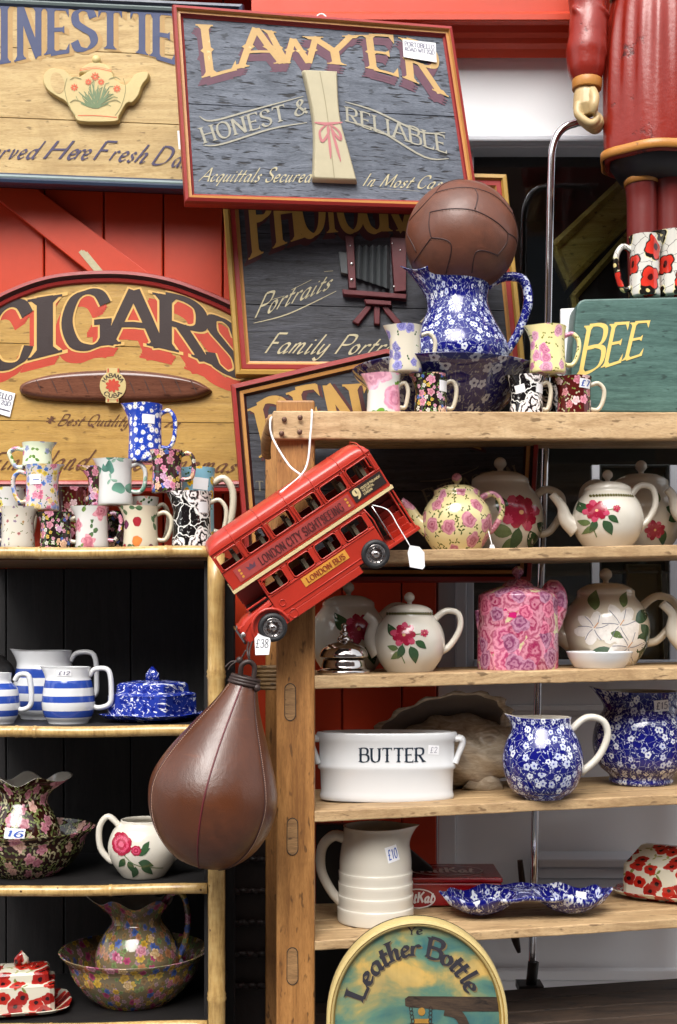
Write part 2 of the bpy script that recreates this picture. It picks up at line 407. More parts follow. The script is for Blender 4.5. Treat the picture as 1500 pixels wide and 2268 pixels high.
def wood(name,c1,c2,axis='X',fine=1.,rough=.6,bump=.35,knots=None,dark=None,sat=None,cracks=0,scale=1.):
    M=MT(name); v=M.obj(); s={'X':(1,9,9),'Z':(9,9,1),'Y':(9,1,9)}[axis]; s=tuple(x*scale for x in s)
    q=M.mp(v,s); w=M.noise(q,1.3,2,.5,col=True); q2=M.vm('ADD',q,M.vm('SCALE',w,1.2))
    g=M.noise(q2,5*fine,5,.65); g2=M.noise(q,38*fine,3,.7)
    f=M.ma('ADD',M.ma('MULTIPLY',g,.7),M.ma('MULTIPLY',g2,.3))
    col=M.ramp(f,[(.36,mul(c1,.82)),(.5,tuple((a+b)/2 for a,b in zip(c1,c2))),(.62,c2)])
    stn=M.noise(v,5,5,.7,.6); col=M.mix(M.ma('MULTIPLY',M.ma('SUBTRACT',stn,.52,cl=True),2.6,cl=True),col,mul(c1,.6))
    spk=M.noise(M.mp(v,tuple(30 if x==min(s) else 95 for x in s)),1.,2,.5); col=M.mix(M.ma('MULTIPLY',M.ma('SUBTRACT',spk,.63,cl=True),14.,cl=True),col,mul(c1,.38))
    fg=M.noise(M.mp(v,tuple(x*11 for x in s)),7,2,.6); col=M.mix(M.ma('MULTIPLY',M.ma('SUBTRACT',fg,.5,cl=True),2.4,cl=True),col,mul(c1,.62))
    big=M.noise(v,2.2,3,.6); col=M.mix(M.ma('MULTIPLY',big,.5),col,mul(c1,.75))
    h=f
    if knots:
        d=M.vor(M.mp(v,(1,.01,1) if axis!='Z' else (1,.01,.6)),knots,dims='3D')
        k=M.ma('SUBTRACT',1.,M.ma('MULTIPLY',d[0],14.),cl=True); k=M.ma('MULTIPLY',k,M.ma('LESS_THAN',M.sep(d[1])[0],.55)); col=M.mix(k,col,dark or mul(c1,.3))
    if cracks:
        cq=M.noise(M.mp(v,tuple(x*2.2 for x in s)),9,2,.4); ck=M.ma('MULTIPLY',M.ma('SUBTRACT',cq,1-cracks,cl=True),9.,cl=True); col=M.mix(ck,col,dark or mul(c1,.3)); h=M.ma('SUBTRACT',f,M.ma('MULTIPLY',ck,.6))
    return M.out(col,rough,bump=h,bs=bump,bd=.002)
def layer(M,uv,base,scale,cols,rad=.42,n=5,depth=.35,dens=1.,ctr=None,off=(0,0,0),rand=.85,wob=.25,rose=False,dark=.45,rim=None,leaf=False,hi=.3,amp=.22,turns=13.):
    v=M.vm('ADD',uv,tuple(off))
    if wob:
        w=M.noise(v,scale*2.2,1,.5,col=True); v=M.vm('ADD',v,M.vm('SCALE',M.vm('SUBTRACT',w,(.5,.5,.5)),wob/scale))
    o=M.vor(v,scale,'F1',rand); r=o['Distance']; c=M.sep(o['Color']); df=M.sep(M.vm('SUBTRACT',v,o['Position']))
    th=M.ma('MULTIPLY_ADD',c[0],6.283,M.ma('ARCTAN2',df[1],df[0]))
    if leaf:
        pet=M.ma('POWER',M.ma('ABSOLUTE',M.ma('COSINE',M.ma('MULTIPLY',th,n/2))),2.5)
        edge=M.ma('MULTIPLY',M.ma('MULTIPLY_ADD',c[1],.3,.75),M.ma('MULTIPLY',pet,rad))
    else:
        pet=M.ma('ABSOLUTE',M.ma('COSINE',M.ma('MULTIPLY',th,n/2)))
        edge=M.ma('MULTIPLY',M.ma('MULTIPLY_ADD',c[1],.35,.72),M.ma('MULTIPLY_ADD',pet,depth*rad,(1-depth)*rad))
    mask=M.ma('MULTIPLY',M.ma('SUBTRACT',edge,r),26.,cl=True)
    if dens<1: mask=M.ma('MULTIPLY',mask,M.ma('LESS_THAN',c[2],dens))
    k=len(cols); col=M.ramp(M.ma('FRACT',M.ma('MULTIPLY',c[0],7.3)),[(i/k,cols[i]) for i in range(k)],'CONSTANT') if k>1 else cols[0]
    rr=M.ma('DIVIDE',r,rad,cl=True)
    if rose:
        wv=M.ma('SINE',M.ma('ADD',M.ma('MULTIPLY',rr,turns),M.ma('MULTIPLY',M.noise(v,scale*4,2),11.)))
        f=M.ma('MULTIPLY_ADD',wv,amp,M.ma('MULTIPLY_ADD',rr,.55,.3)); col=M.mix(M.ma('MULTIPLY',f,1.,cl=True),M.mix(1.,col,(dark,dark*.8,dark*.9),'MULTIPLY'),M.mix(hi,col,(1,.92,.9)))
    elif leaf:
        f=M.ma('MULTIPLY_ADD',M.ma('SINE',M.ma('MULTIPLY',th,n)),.5,.5); col=M.mix(f,M.mix(1.,col,(.6,.6,.6),'MULTIPLY'),col)
    else: col=M.mix(M.ma('MULTIPLY_ADD',rr,1.3,-.1,cl=True),M.mix(1.,col,(dark,dark,dark),'MULTIPLY'),col)
    if rim is not None: base=M.mix(M.ma('MULTIPLY',M.ma('SUBTRACT',M.ma('ADD',edge,.06),r),26.,cl=True) if dens>=1 else M.ma('MULTIPLY',M.ma('MULTIPLY',M.ma('SUBTRACT',M.ma('ADD',edge,.06),r),26.,cl=True),M.ma('LESS_THAN',c[2],dens)),base,rim)
    out=M.mix(mask,base,col)
    if ctr is not None:
        cm=M.ma('MULTIPLY',M.ma('SUBTRACT',rad*.26,r),40.,cl=True)
        if dens<1: cm=M.ma('MULTIPLY',cm,M.ma('LESS_THAN',c[2],dens))
        out=M.mix(cm,out,ctr)
    return out
def vines(M,uv,base,scale,col,w=.03,off=(0,0,0),wob=.5):
    v=M.vm('ADD',uv,tuple(off)); nz=M.noise(v,scale*1.4,2,.5,col=True); v=M.vm('ADD',v,M.vm('SCALE',M.vm('SUBTRACT',nz,(.5,.5,.5)),wob/scale))
    d=M.vor(v,scale,'DISTANCE_TO_EDGE',1)['Distance']
    return M.mix(M.ma('MULTIPLY',M.ma('SUBTRACT',w,d),40.,cl=True),base,col)
GLZ=dict(rough=.055,spec=.5,coat=.25)
def china(name,bg,layers,**k):
    M=MT(name); uv=M.uv(); col=bg
    if not isinstance(bg,tuple): col=bg(M,uv)
    for i,l in enumerate(layers):
        l=dict(l); kind=l.pop('k','f'); l.setdefault('off',(3.1*i+1.7,5.3*i+.9,0))
        if kind=='v': col=vines(M,uv,col,**l)
        elif kind=='s': col=splat(M,uv,col,**l)
        else:
            if kind=='r': l['rose']=True
            if kind=='l': l['leaf']=True
            col=layer(M,uv,col,**l)
    kk=dict(GLZ); kk.update(k); return M.out(col,bump=M.noise(uv,60,2),bs=.04,bd=.0015,**kk)
def splat(M,uv,base,scale,col,th=.55,off=(0,0,0),sharp=14,dist=.5,detail=2):
    n=M.noise(M.vm('ADD',uv,tuple(off)),scale,detail,.55,dist); return M.mix(M.ma('MULTIPLY',M.ma('SUBTRACT',n,th),sharp,cl=True),base,col)
CR_=(.62,.57,.46); WH=(.64,.63,.60)
GR=[c8(70,110,50),c8(110,140,70),c8(60,95,60)]; PK=[c8(200,70,120),c8(230,140,170),c8(180,50,95)]
cream=plain('cream_glaze',(.60,.54,.42),.12,coat=.3,var=.03); white=plain('white_glaze',(.68,.69,.70),.12,coat=.3,var=.02); ivory=plain('ivory_glaze',(.62,.58,.50),.14,coat=.3,var=.03)
BL=c8(15,20,108); BW=c8(215,222,245)
CALICO=[dict(k='v',scale=60,col=mul(BW,.75),w=.022),dict(k='l',scale=96,cols=[mul(BW,.6),mul(BW,.8)],rad=.42,n=2,dens=.75),dict(k='f',scale=50,cols=[mul(BW,.8),(.7,.73,.8)],rad=.43,n=5,depth=.3,dens=.6,ctr=c8(40,50,150),dark=.8,rim=BL)]
CH={}
CH['calico']=china('blue_calico_china',BL,CALICO)
CH['calico_dark']=china('indigo_calico_china',c8(24,22,88),[dict(k='v',scale=36,col=mul(BW,.3),w=.02),dict(k='l',scale=60,cols=[mul(BW,.2),mul(BW,.35)],rad=.4,n=2,dens=.7),dict(k='f',scale=30,cols=[mul(BW,.5),mul(BW,.58)],rad=.42,n=5,depth=.3,dens=.55,ctr=c8(30,28,80),dark=.7)])
CH['calico_small']=china('blue_sprig_china',BL,[dict(k='v',scale=46,col=mul(BW,.6),w=.02),dict(k='l',scale=80,cols=[mul(BW,.6)],rad=.4,n=2,dens=.7),dict(k='f',scale=38,cols=[BW],rad=.4,n=5,depth=.3,dens=.5,ctr=c8(40,50,150),dark=.75)])
CH['spatter']=china('blue_spatter_china',c8(35,55,150),[dict(k='s',scale=70,col=(.8,.82,.9),th=.56,dist=2.2),dict(k='f',scale=60,cols=[c8(25,40,135)],rad=.4,dens=.5,dark=.8)])
CH['daisy']=china('blue_daisy_china',c8(36,66,170),[dict(k='f',scale=150,cols=[BW],rad=.22,dens=.4),dict(k='f',scale=62,cols=[(.9,.9,.92)],rad=.42,n=11,depth=.4,dens=.9,ctr=c8(200,190,120),dark=.9,rand=.7)])
CH['bluerose']=china('blue_rose_china',CR_,[dict(k='l',scale=60,cols=GR,rad=.34,n=2,dens=.35),dict(k='r',scale=36,cols=[c8(60,60,170),c8(90,95,200)],rad=.44,dens=.75,n=5,depth=.2)])
CH['pinkrose']=china('pink_rose_china',WH,[dict(k='l',scale=26,cols=[c8(110,160,60),c8(80,130,60)],rad=.5,n=2,dens=.7),dict(k='r',scale=18,cols=[c8(230,120,165),c8(240,160,190)],rad=.52,dens=.75,n=5,depth=.15)])
CH['yellowrose']=china('yellow_rose_china',c8(236,222,160),[dict(k='l',scale=70,cols=[c8(110,125,50),c8(140,150,70)],rad=.42,n=2,dens=.6),dict(k='r',scale=36,cols=[c8(225,110,160),c8(235,150,185)],rad=.50,dens=.7,n=5,depth=.15)])
CH['yellowpot']=china('yellow_ivy_rose_china',c8(216,202,150),[dict(k='l',scale=48,cols=[c8(85,95,40),c8(110,115,50)],rad=.42,n=3,dens=.6),dict(k='l',scale=60,cols=[c8(95,105,45)],rad=.4,n=2,dens=.4),dict(k='r',scale=24,cols=[c8(190,60,105),c8(215,110,150)],rad=.44,dens=.75,n=5,depth=.15)])
CHZ=lambda bgc,s=1.:[dict(k='l',scale=95*s,cols=GR,rad=.5,n=2,dens=.8),dict(k='f',scale=80*s,cols=[c8(225,190,90),c8(90,120,200),c8(235,170,190),c8(230,225,210)],rad=.44,dens=.7),dict(k='r',scale=46*s,cols=[c8(220,110,150),c8(235,180,120),c8(190,70,110),c8(215,160,200)],rad=.44,dens=.65)]
CH['chintz']=china('dark_chintz_china',c8(35,25,25),CHZ(0))
CH['chintzpink']=china('pink_chintz_china',c8(60,35,40),CHZ(0,.85)+[dict(k='f',scale=60,cols=[c8(240,205,190),c8(225,140,170)],rad=.42,dens=.5)])
CH['chintzblue']=china('pastel_chintz_china',c8(205,195,190),[dict(k='l',scale=95,cols=GR,rad=.45,n=2,dens=.6),dict(k='f',scale=60,cols=[c8(100,140,215),c8(130,160,225),c8(235,205,90),c8(235,130,160)],rad=.46,dens=.95),dict(k='r',scale=44,cols=[c8(235,205,100),c8(225,110,150),c8(110,140,215)],rad=.42,dens=.6)])
CH['redrose']=china('maroon_rose_china',c8(80,22,20),[dict(k='l',scale=80,cols=[c8(130,140,70),c8(190,185,150)],rad=.46,n=2,dens=.7),dict(k='r',scale=40,cols=[c8(220,90,130),c8(190,50,70),c8(240,200,200)],rad=.44,dens=.75)])
CH['blackswirl']=china('black_swirl_china',c8(22,20,22),[dict(k='v',scale=30,col=(.8,.79,.75),w=.05,wob=.9),dict(k='r',scale=24,cols=[(.012,.011,.012)],rad=.56,n=5,depth=.12,dens=.9,hi=.95,amp=.75,turns=15.,dark=1.,rim=(.85,.84,.8)),dict(k='s',scale=190,col=(.6,.6,.58),th=.64,dist=.8)])
CH['pansy']=china('pansy_china',WH,[dict(k='l',scale=60,cols=GR,rad=.34,n=2,dens=.3),dict(k='f',scale=34,cols=[c8(90,40,110),c8(225,205,90)],rad=.4,n=5,depth=.25,dens=.7,ctr=c8(40,20,20))])
CH['rosebud']=china('rosebud_china',(.63,.59,.50),[dict(k='l',scale=80,cols=[c8(120,130,80)],rad=.3,n=2,dens=.35),dict(k='f',scale=64,cols=[c8(190,120,120),c8(170,150,170),c8(200,160,110)],rad=.26,dens=.5)])
CH['greenflor']=china('green_floral_china',c8(222,230,200),[dict(k='l',scale=44,cols=[c8(105,145,65),c8(130,165,90)],rad=.46,n=2,dens=.75),dict(k='r',scale=40,cols=[c8(205,95,150),c8(140,165,210)],rad=.34,dens=.5)])
CH['leafy']=china('green_leaf_china',(.62,.63,.61),[dict(k='s',scale=26,col=c8(205,160,180),th=.66,sharp=5),dict(k='l',scale=18,cols=[c8(110,160,140),c8(90,140,125)],rad=.55,n=2,dens=.9),dict(k='l',scale=26,cols=[c8(150,185,165)],rad=.45,n=3,dens=.5)])
CH['whiterose']=china('white_rose_china',WH,[dict(k='l',scale=34,cols=[c8(120,150,80),c8(90,120,80)],rad=.42,n=2,dens=.5),dict(k='r',scale=22,cols=[c8(215,95,125),c8(230,140,150)],rad=.46,dens=.65)])
CH['plum']=china('plum_china',(.62,.56,.42),[dict(k='l',scale=26,cols=[c8(90,120,85),c8(115,140,100)],rad=.45,n=2,dens=.6),dict(k='f',scale=26,cols=[c8(95,35,70),c8(150,40,50),c8(200,120,60)],rad=.30,n=1,depth=.05,dens=.6,dark=1.2)])
CH['orangeflor']=china('orange_floral_china',WH,[dict(k='l',scale=55,cols=GR,rad=.42,n=2,dens=.6),dict(k='r',scale=36,cols=[c8(225,120,60),c8(200,70,60)],rad=.42,dens=.7)])
CH['sunflower']=china('sunflower_china',c8(130,180,200),[dict(k='l',scale=60,cols=GR,rad=.4,n=2,dens=.5),dict(k='f',scale=32,cols=[c8(240,190,30)],rad=.42,n=12,depth=.3,dens=.75,ctr=c8(150,100,30),dark=.8)])
CH['poppymug']=china('poppy_black_china',(.64,.62,.56),[dict(k='v',scale=36,col=c8(25,22,20),w=.03),dict(k='f',scale=24,cols=[c8(28,25,22)],rad=.46,n=5,depth=.25,dens=.8,ctr=c8(225,205,140),dark=1,rim=c8(225,215,170)),dict(k='f',scale=17,cols=[c8(214,54,40)],rad=.46,n=4,depth=.3,dens=.62,ctr=c8(60,15,15),dark=.6,rim=c8(30,25,20))])
CH['poppy']=china('poppy_china',(.60,.57,.46),[dict(k='l',scale=30,cols=[c8(130,140,75),c8(165,165,100)],rad=.45,n=3,dens=.6),dict(k='f',scale=32,cols=[c8(184,42,30),c8(160,34,28)],rad=.62,n=4,depth=.2,dens=.78,ctr=c8(45,15,18),dark=.65)])
CH['pinkcaddy']=china('magenta_rose_china',c8(200,190,150),[dict(k='s',scale=22,col=c8(188,30,104),th=.5,sharp=9),dict(k='l',scale=120,cols=[c8(70,70,40),c8(190,190,120)],rad=.4,n=3,dens=.7),dict(k='r',scale=21,cols=[c8(188,16,100),c8(166,10,80),c8(206,52,126)],rad=.85,dens=.94,n=5,depth=.12,hi=.3,amp=.36,turns=18.,dark=.55),dict(k='r',scale=26,cols=[c8(210,20,110),c8(150,20,110)],rad=.62,dens=.55,n=5,depth=.12,hi=.25,amp=.34,dark=.5)],rough=.2)
CH['darkflor']=china('dark_rose_china',c8(48,22,16),[dict(k='l',scale=58,cols=[c8(120,130,76),c8(95,110,60),c8(185,180,140)],rad=.6,n=2,dens=1.),dict(k='l',scale=44,cols=[c8(140,150,90),c8(200,190,150)],rad=.5,n=3,dens=.8),dict(k='r',scale=26,cols=[c8(200,85,120),c8(225,165,140),c8(180,60,95)],rad=.45,dens=.75)])
CH['multi']=china('millefleur_china',c8(112,100,76),[dict(k='f',scale=60,cols=[c8(120,140,90),c8(170,140,150),c8(150,120,80)],rad=.5,dens=.95),dict(k='f',scale=40,cols=[c8(205,165,60),c8(80,105,175),c8(175,70,110),c8(190,130,90),c8(205,172,80)],rad=.46,n=6,dens=.85),dict(k='r',scale=26,cols=[c8(180,60,105),c8(190,90,130),c8(200,160,60)],rad=.36,dens=.4)])
# solid finishes
def worn(name,c,c2,rough=.35,amt=.5,scale=28,metal=0,bump=.2,coat=0):
    M=MT(name); v=M.obj(); n=M.noise(v,scale,5,.7); n2=M.noise(v,scale*.22,3,.6); n3=M.noise(M.mp(v,(1,1,1)),scale*5,2,.6)
    k=M.ma('MULTIPLY',M.ma('SUBTRACT',M.ma('ADD',n,M.ma('MULTIPLY',n2,.35)),1.03-.28*amt,cl=True),12.,cl=True)
    col=M.mix(n2,mul(c,.72),mul(c,1.22)); col=M.mix(M.ma('MULTIPLY',n3,.35),col,mul(c,.6)); col=M.mix(k,col,c2)
    return M.out(col,M.ma('MULTIPLY_ADD',n,.3,rough-.1),bump=M.ma('SUBTRACT',n3,k),bs=bump,bd=.0012,metal=metal,coat=coat)
red_paint=worn('red_gloss_paint',c8(204,58,14),c8(156,42,14),.4,.25,scale=9,bump=.15)
red_dark=plain('dark_red_gloss_paint',c8(165,38,22),.25,var=.1,scale=10,bump=.15)
frame_red=worn('worn_red_frame',c8(150,40,36),c8(92,40,30),.34,.55)
frame_gold=worn('gold_frame_line',c8(196,140,78),c8(130,84,50),.38,.6)
frame_ochre=worn('ochre_frame',c8(176,138,62),c8(110,80,40),.4,.5)
frame_navy=worn('navy_frame',c8(46,58,80),c8(92,96,100),.32,.45)
frame_grey=plain('grey_blue_frame',c8(120,135,135),.35,var=.2,scale=40)
frame_dark=plain('dark_brown_frame',c8(60,28,28),.35,var=.2,scale=40)
frame_cream=worn('cream_frame',c8(206,184,124),c8(160,130,80),.4,.5)
white_paint=plain('white_gloss_paint',(.84,.84,.85),.3,var=.05,scale=5,bump=.06)
grey_paint=plain('grey_white_paint',(.55,.56,.60),.35,var=.06,scale=5)
gold=worn('gold_leaf',c8(202,164,102),c8(228,206,158),.42,.8,scale=45)
gold_dim=worn('old_gold_leaf',c8(188,146,72),c8(96,72,44),.45,.7,scale=60)
faded=plain('faded_cream_paint',c8(158,154,138),.6,var=.35,scale=130)
maroon=plain('maroon_shade_paint',c8(98,60,76),.6,var=.3,scale=90)
maroon_dk=plain('dark_maroon_paint',c8(70,24,26),.6,var=.3,scale=90)
pale=plain('pale_sign_paint',c8(186,176,142),.6,var=.3,scale=120)
tan_line=plain('tan_outline_paint',c8(214,170,96),.55,var=.12,scale=60)
blk_brown=worn('brown_black_paint',c8(50,34,32),c8(110,80,52),.38,.3,scale=60)
red_let=worn('red_letter_paint',c8(192,60,32),c8(190,120,64),.45,.3,scale=60)
brown_let=plain('brown_script_paint',c8(92,52,22),.55,var=.3,scale=120)
blue_let=worn('blue_letter_paint',c8(50,62,104),c8(120,112,104),.5,.45,scale=60)
shade_let=plain('tan_shade_paint',c8(176,140,84),.6,var=.2,scale=90)
navy_let=plain('navy_script_paint',c8(62,52,84),.55,var=.3,scale=120)
paper=plain('white_paper',(.82,.82,.84),.6,var=.03); ink=plain('black_ink',(.02,.02,.03),.5); blue_ink=plain('blue_ink',c8(40,80,170),.5); grey_ink=plain('grey_ink',c8(110,110,130),.6)
chrome=plain('chrome',(.75,.75,.78),.1,metal=1,var=.03); steel=plain('polished_steel',(.62,.58,.56),.09,metal=1,var=.03)
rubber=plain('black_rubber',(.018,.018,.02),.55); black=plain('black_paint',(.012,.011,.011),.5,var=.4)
string_m=plain('white_string',(.8,.8,.8),.8); thong=plain('dark_leather_thong',c8(50,36,32),.5,var=.3)
bus_red=worn('bus_red_enamel',c8(186,50,34),c8(92,26,22),.3,.22,scale=50,bump=.1,coat=.15)
bus_dark=plain('bus_inside_dark',c8(40,14,12),.5); bus_cream=plain('bus_cream_band',c8(222,200,150),.4,var=.15,scale=40)
bus_panel=plain('bus_plum_panel',c8(168,70,66),.4,var=.2,scale=60); bus_gold=plain('bus_gold_panel',c8(214,150,60),.4,var=.15)
tin_red=plain('red_tin',c8(140,14,22),.25,var=.1,coat=.2)
statue_red=worn('carved_red_coat_paint',c8(142,34,20),c8(70,20,16),.3,.8,scale=16,bump=.5,coat=.06)
statue_gold=worn('carved_gold_trim',c8(190,128,58),c8(110,70,34),.35,.6,scale=40)
statue_skin=worn('carved_skin_paint',c8(196,170,122),c8(120,92,60),.35,.4,scale=40)
statue_trouser=worn('carved_maroon_trousers',c8(112,34,30),c8(60,20,20),.35,.45,scale=16); statue_dark=plain('carved_dark_cloth',c8(34,30,34),.4)
green_box=None
post_wood=wood('orange_pine',c8(142,94,46),c8(190,136,76),'Z',.8,.5,.3,knots=5)
post_pale=wood('pale_pine_end',c8(150,110,70),c8(205,165,115),'X',1,.6,.3)
beam_wood=wood('pale_pine_beam',c8(178,142,98),c8(222,192,150),'X',.9,.6,.35,cracks=.26)
shelf_wood=wood('pale_pine_shelf',c8(166,132,92),c8(212,182,138),'X',1,.6,.35,cracks=.24)
slat_dark=wood('dark_slat_wood',c8(38,28,22),c8(78,60,46),'X',1,.7,.4)
plug_wood=wood('plug_end_wood',c8(126,92,56),c8(176,134,86),'X',2,.7,.5)
tea_wood=wood('honey_sign_wood',c8(180,146,88),c8(210,184,130),'X',1.2,.55,.3,cracks=.22,dark=c8(150,105,55))
blue_wood=wood('slate_sign_wood',c8(74,81,94),c8(120,127,140),'X',1.6,.6,.8,knots=9,dark=c8(20,20,26),cracks=.4)
black_wood=wood('black_sign_wood',c8(24,24,30),c8(74,76,86),'X',1.3,.5,.7,cracks=.28,dark=c8(12,12,15))
cigar_wood=wood('ochre_sign_wood',c8(174,132,60),c8(198,160,86),'X',1.3,.42,.5,cracks=.25,dark=c8(150,105,48))
green_wood=wood('green_painted_wood',c8(52,84,78),c8(88,122,114),'X',1.6,.45,.3)
back_wood=wood('black_stained_board',c8(7,6,7),c8(34,30,31),'Z',1,.6,.4,knots=4,dark=c8(3,3,3))
def bamboo():
    M=MT('bamboo_cane'); v=M.obj(); n=M.noise(M.mp(v,(6,6,6)),6,4,.6); g=M.noise(M.mp(v,(60,60,8)),3,3,.6)
    col=M.ramp(M.ma('MULTIPLY_ADD',g,.5,M.ma('MULTIPLY',n,.5)),[(.3,c8(132,98,54)),(.5,c8(184,150,92)),(.7,c8(206,178,124))])
    d=M.vor(v,55,dims='3D'); sp=M.ma('MULTIPLY',M.ma('SUBTRACT',.16,d[0]),20.,cl=True); sp=M.ma('MULTIPLY',sp,M.ma('LESS_THAN',M.sep(d[1])[0],.15)); col=M.mix(sp,col,c8(80,50,20))
    return M.out(col,.3,bump=g,bs=.2,bd=.001,coat=.15)
bamboo_m=bamboo()
def leather(name,c,rough=.36):
    M=MT(name); v=M.obj(); n=M.noise(v,5,4,.6); d=M.vor(v,330,'DISTANCE_TO_EDGE',dims='3D')['Distance']; fine=M.noise(v,90,4,.7)
    col=M.ramp(n,[(.25,mul(c,.62)),(.55,c),(.75,mul(c,1.35))]); col=M.mix(M.ma('MULTIPLY',fine,.25),col,mul(c,.5))
    h=M.ma('MULTIPLY_ADD',fine,.6,M.ma('MULTIPLY',d,.5,cl=True))
    cr_=M.noise(M.mp(v,(14,14,9)),1.6,5,.65,1.2); cl_=M.noise(v,11,4,.7); col=M.mix(M.ma('MULTIPLY',M.ma('SUBTRACT',cl_,.5,cl=True),2.6,cl=True),col,mul(c,.42))
    sc_=M.noise(M.mp(v,(8,8,60),rot=(.3,.5,.2)),2.,3,.7); col=M.mix(M.ma('MULTIPLY',M.ma('SUBTRACT',sc_,.62,cl=True),2.5,cl=True),col,mul(c,2.))
    h=M.ma('MULTIPLY_ADD',cr_,2.2,h)
    return M.out(col,M.ma('MULTIPLY_ADD',cl_,.4,rough-.1),bump=h,bs=.3,bd=.002,coat=.14,spec=.6)
ball_leather=leather('oxblood_ball_leather',c8(112,64,44),.38); bag_leather=leather('tan_bag_leather',c8(90,46,21),.26)
seam_dark=plain('dark_seam',c8(52,22,18),.6); seam_red=plain('wine_seam',c8(92,22,30),.5); stitch=plain('stitch_thread',c8(196,160,140),.7)
def shellglaze():
    M=MT('brown_shell_glaze'); v=M.obj(); n=M.noise(M.mp(v,(6,6,20)),4,4,.6,1.5)
    return M.out(M.ramp(n,[(.3,c8(142,126,108)),(.55,c8(180,165,144)),(.75,c8(200,188,170))]),.1,coat=.5,bump=n,bs=.05,bd=.002)
shell_m=shellglaze(); shell_in=plain('shell_dark_inside',c8(112,104,98),.15,coat=.4,var=.2)
def paint_sky():
    M=MT('painted_sky_panel'); v=M.obj(); n=M.noise(M.mp(v,(7,7,10)),1.15,5,.55,.4,); m=M.noise(M.mp(v,(9,9,12),loc=(3,1,4)),.8,4,.5)
    z=M.sep(v)[2]
    col=M.ramp(n,[(.36,c8(40,98,108)),(.47,c8(86,128,112)),(.545,c8(150,146,96)),(.6,c8(206,168,92)),(.75,c8(222,184,110))])
    col=M.mix(M.ma('MULTIPLY',M.ma('SUBTRACT',m,.45),2.2,cl=True),col,c8(66,104,96))
    wv=M.noise(M.mp(v,(260,260,12)),1,2); col=M.mix(M.ma('MULTIPLY',wv,.25),col,c8(120,120,70))
    return M.out(col,.4,bump=wv,bs=.1)
sky_panel=paint_sky()
def glass():
    M=MT('window_glass'); fr=M.nd('ShaderNodeFresnel'); fr.inputs[0].default_value=1.5
    tr=M.nd('ShaderNodeBsdfTransparent'); tr.inputs[0].default_value=(.86,.88,.87,1); gl=M.nd('ShaderNodeBsdfGlossy'); gl.inputs[1].default_value=.02; gl.inputs[0].default_value=(.8,.8,.8,1)
    mx=M.nd('ShaderNodeMixShader'); M.t.links.new(fr.outputs[0],mx.inputs[0]); M.t.links.new(tr.outputs[0],mx.inputs[1]); M.t.links.new(gl.outputs[0],mx.inputs[2]); M.t.links.new(mx.outputs[0],M.o.inputs[0]); return M.m
glass_m=glass()
olive_wood=wood('olive_gilt_wood',c8(186,160,70),c8(236,212,120),'X',1,.5,.3)
dial_pink=plain('flower_crimson',c8(152,28,56),.15,coat=.25,var=.25,scale=200); dial_pale=plain('flower_pink',c8(190,74,102),.15,coat=.25,var=.25,scale=200)
leaf_d=plain('leaf_dark_green',c8(52,82,52),.15,coat=.25,var=.3,scale=200); leaf_l=plain('leaf_mid_green',c8(96,116,72),.15,coat=.25,var=.3,scale=200); dot_green=plain('border_olive',c8(84,80,44),.2); fl_yel=plain('flower_heart',c8(215,165,120),.2); tan_glaze=plain('tan_glaze',c8(212,200,178),.14,coat=.3,var=.03); fl_white=plain('petal_white',c8(240,234,226),.15,coat=.2,var=.2,scale=120)
stripe_blue=plain('cobalt_stripe_glaze',c8(44,74,160),.12,coat=.3)
SPR=[dial_pink,dial_pale,leaf_d,leaf_l,fl_yel,dot_green,fl_white,paper,ink,blue_ink,grey_ink]   # slots 2.. on every vessel body
# ------------------------------------------------------------------ shelves as surfaces
class Shelf:
    """board surface through two front top corners, running straight back"""
    def __init__(s,pl,Yl,pr,Yr,depth,yaw=None):
        s.a=P(*pl,Yl); s.b=P(*pr,Yr); d=s.b-s.a; h=Vector((d.x,d.y,0)).normalized(); s.back=Vector((-h.y,h.x,0)); s.depth=depth; s.n=d.normalized().cross(s.back); s.n*= 1 if s.n.z>0 else -1
    def z(s,x,Y): return s.a.z-((x-s.a.x)*s.n.x+(Y-s.a.y)*s.n.y)/s.n.z
    def hit(s,px,py):
        r=ray(px,py); return CAM+r*((s.a-CAM).dot(s.n)/r.dot(s.n))
    def frontY(s,x): return s.a.y+(x-s.a.x)*(s.b.y-s.a.y)/(s.b.x-s.a.x)
R_TOP=Shelf((603,914),0,(1500,917),.12,.34)
R1=Shelf((697,1222),.005,(1500,1206),.125,.34)
R2=Shelf((697,1497),.005,(1500,1478),.125,.34)
R3=Shelf((697,1797),.005,(1500,1759),.125,.34)
R4=Shelf((697,2084),.005,(1500,2035),.125,.34)
L_TOP=Shelf((0,1212),.05,(470,1210),.05,.42)
L2=Shelf((0,1608),.05,(470,1605),.05,.40)
L3=Shelf((0,1963),.05,(460,1955),.05,.40)
L4=Shelf((0,2268),.05,(460,2259),.05,.40)
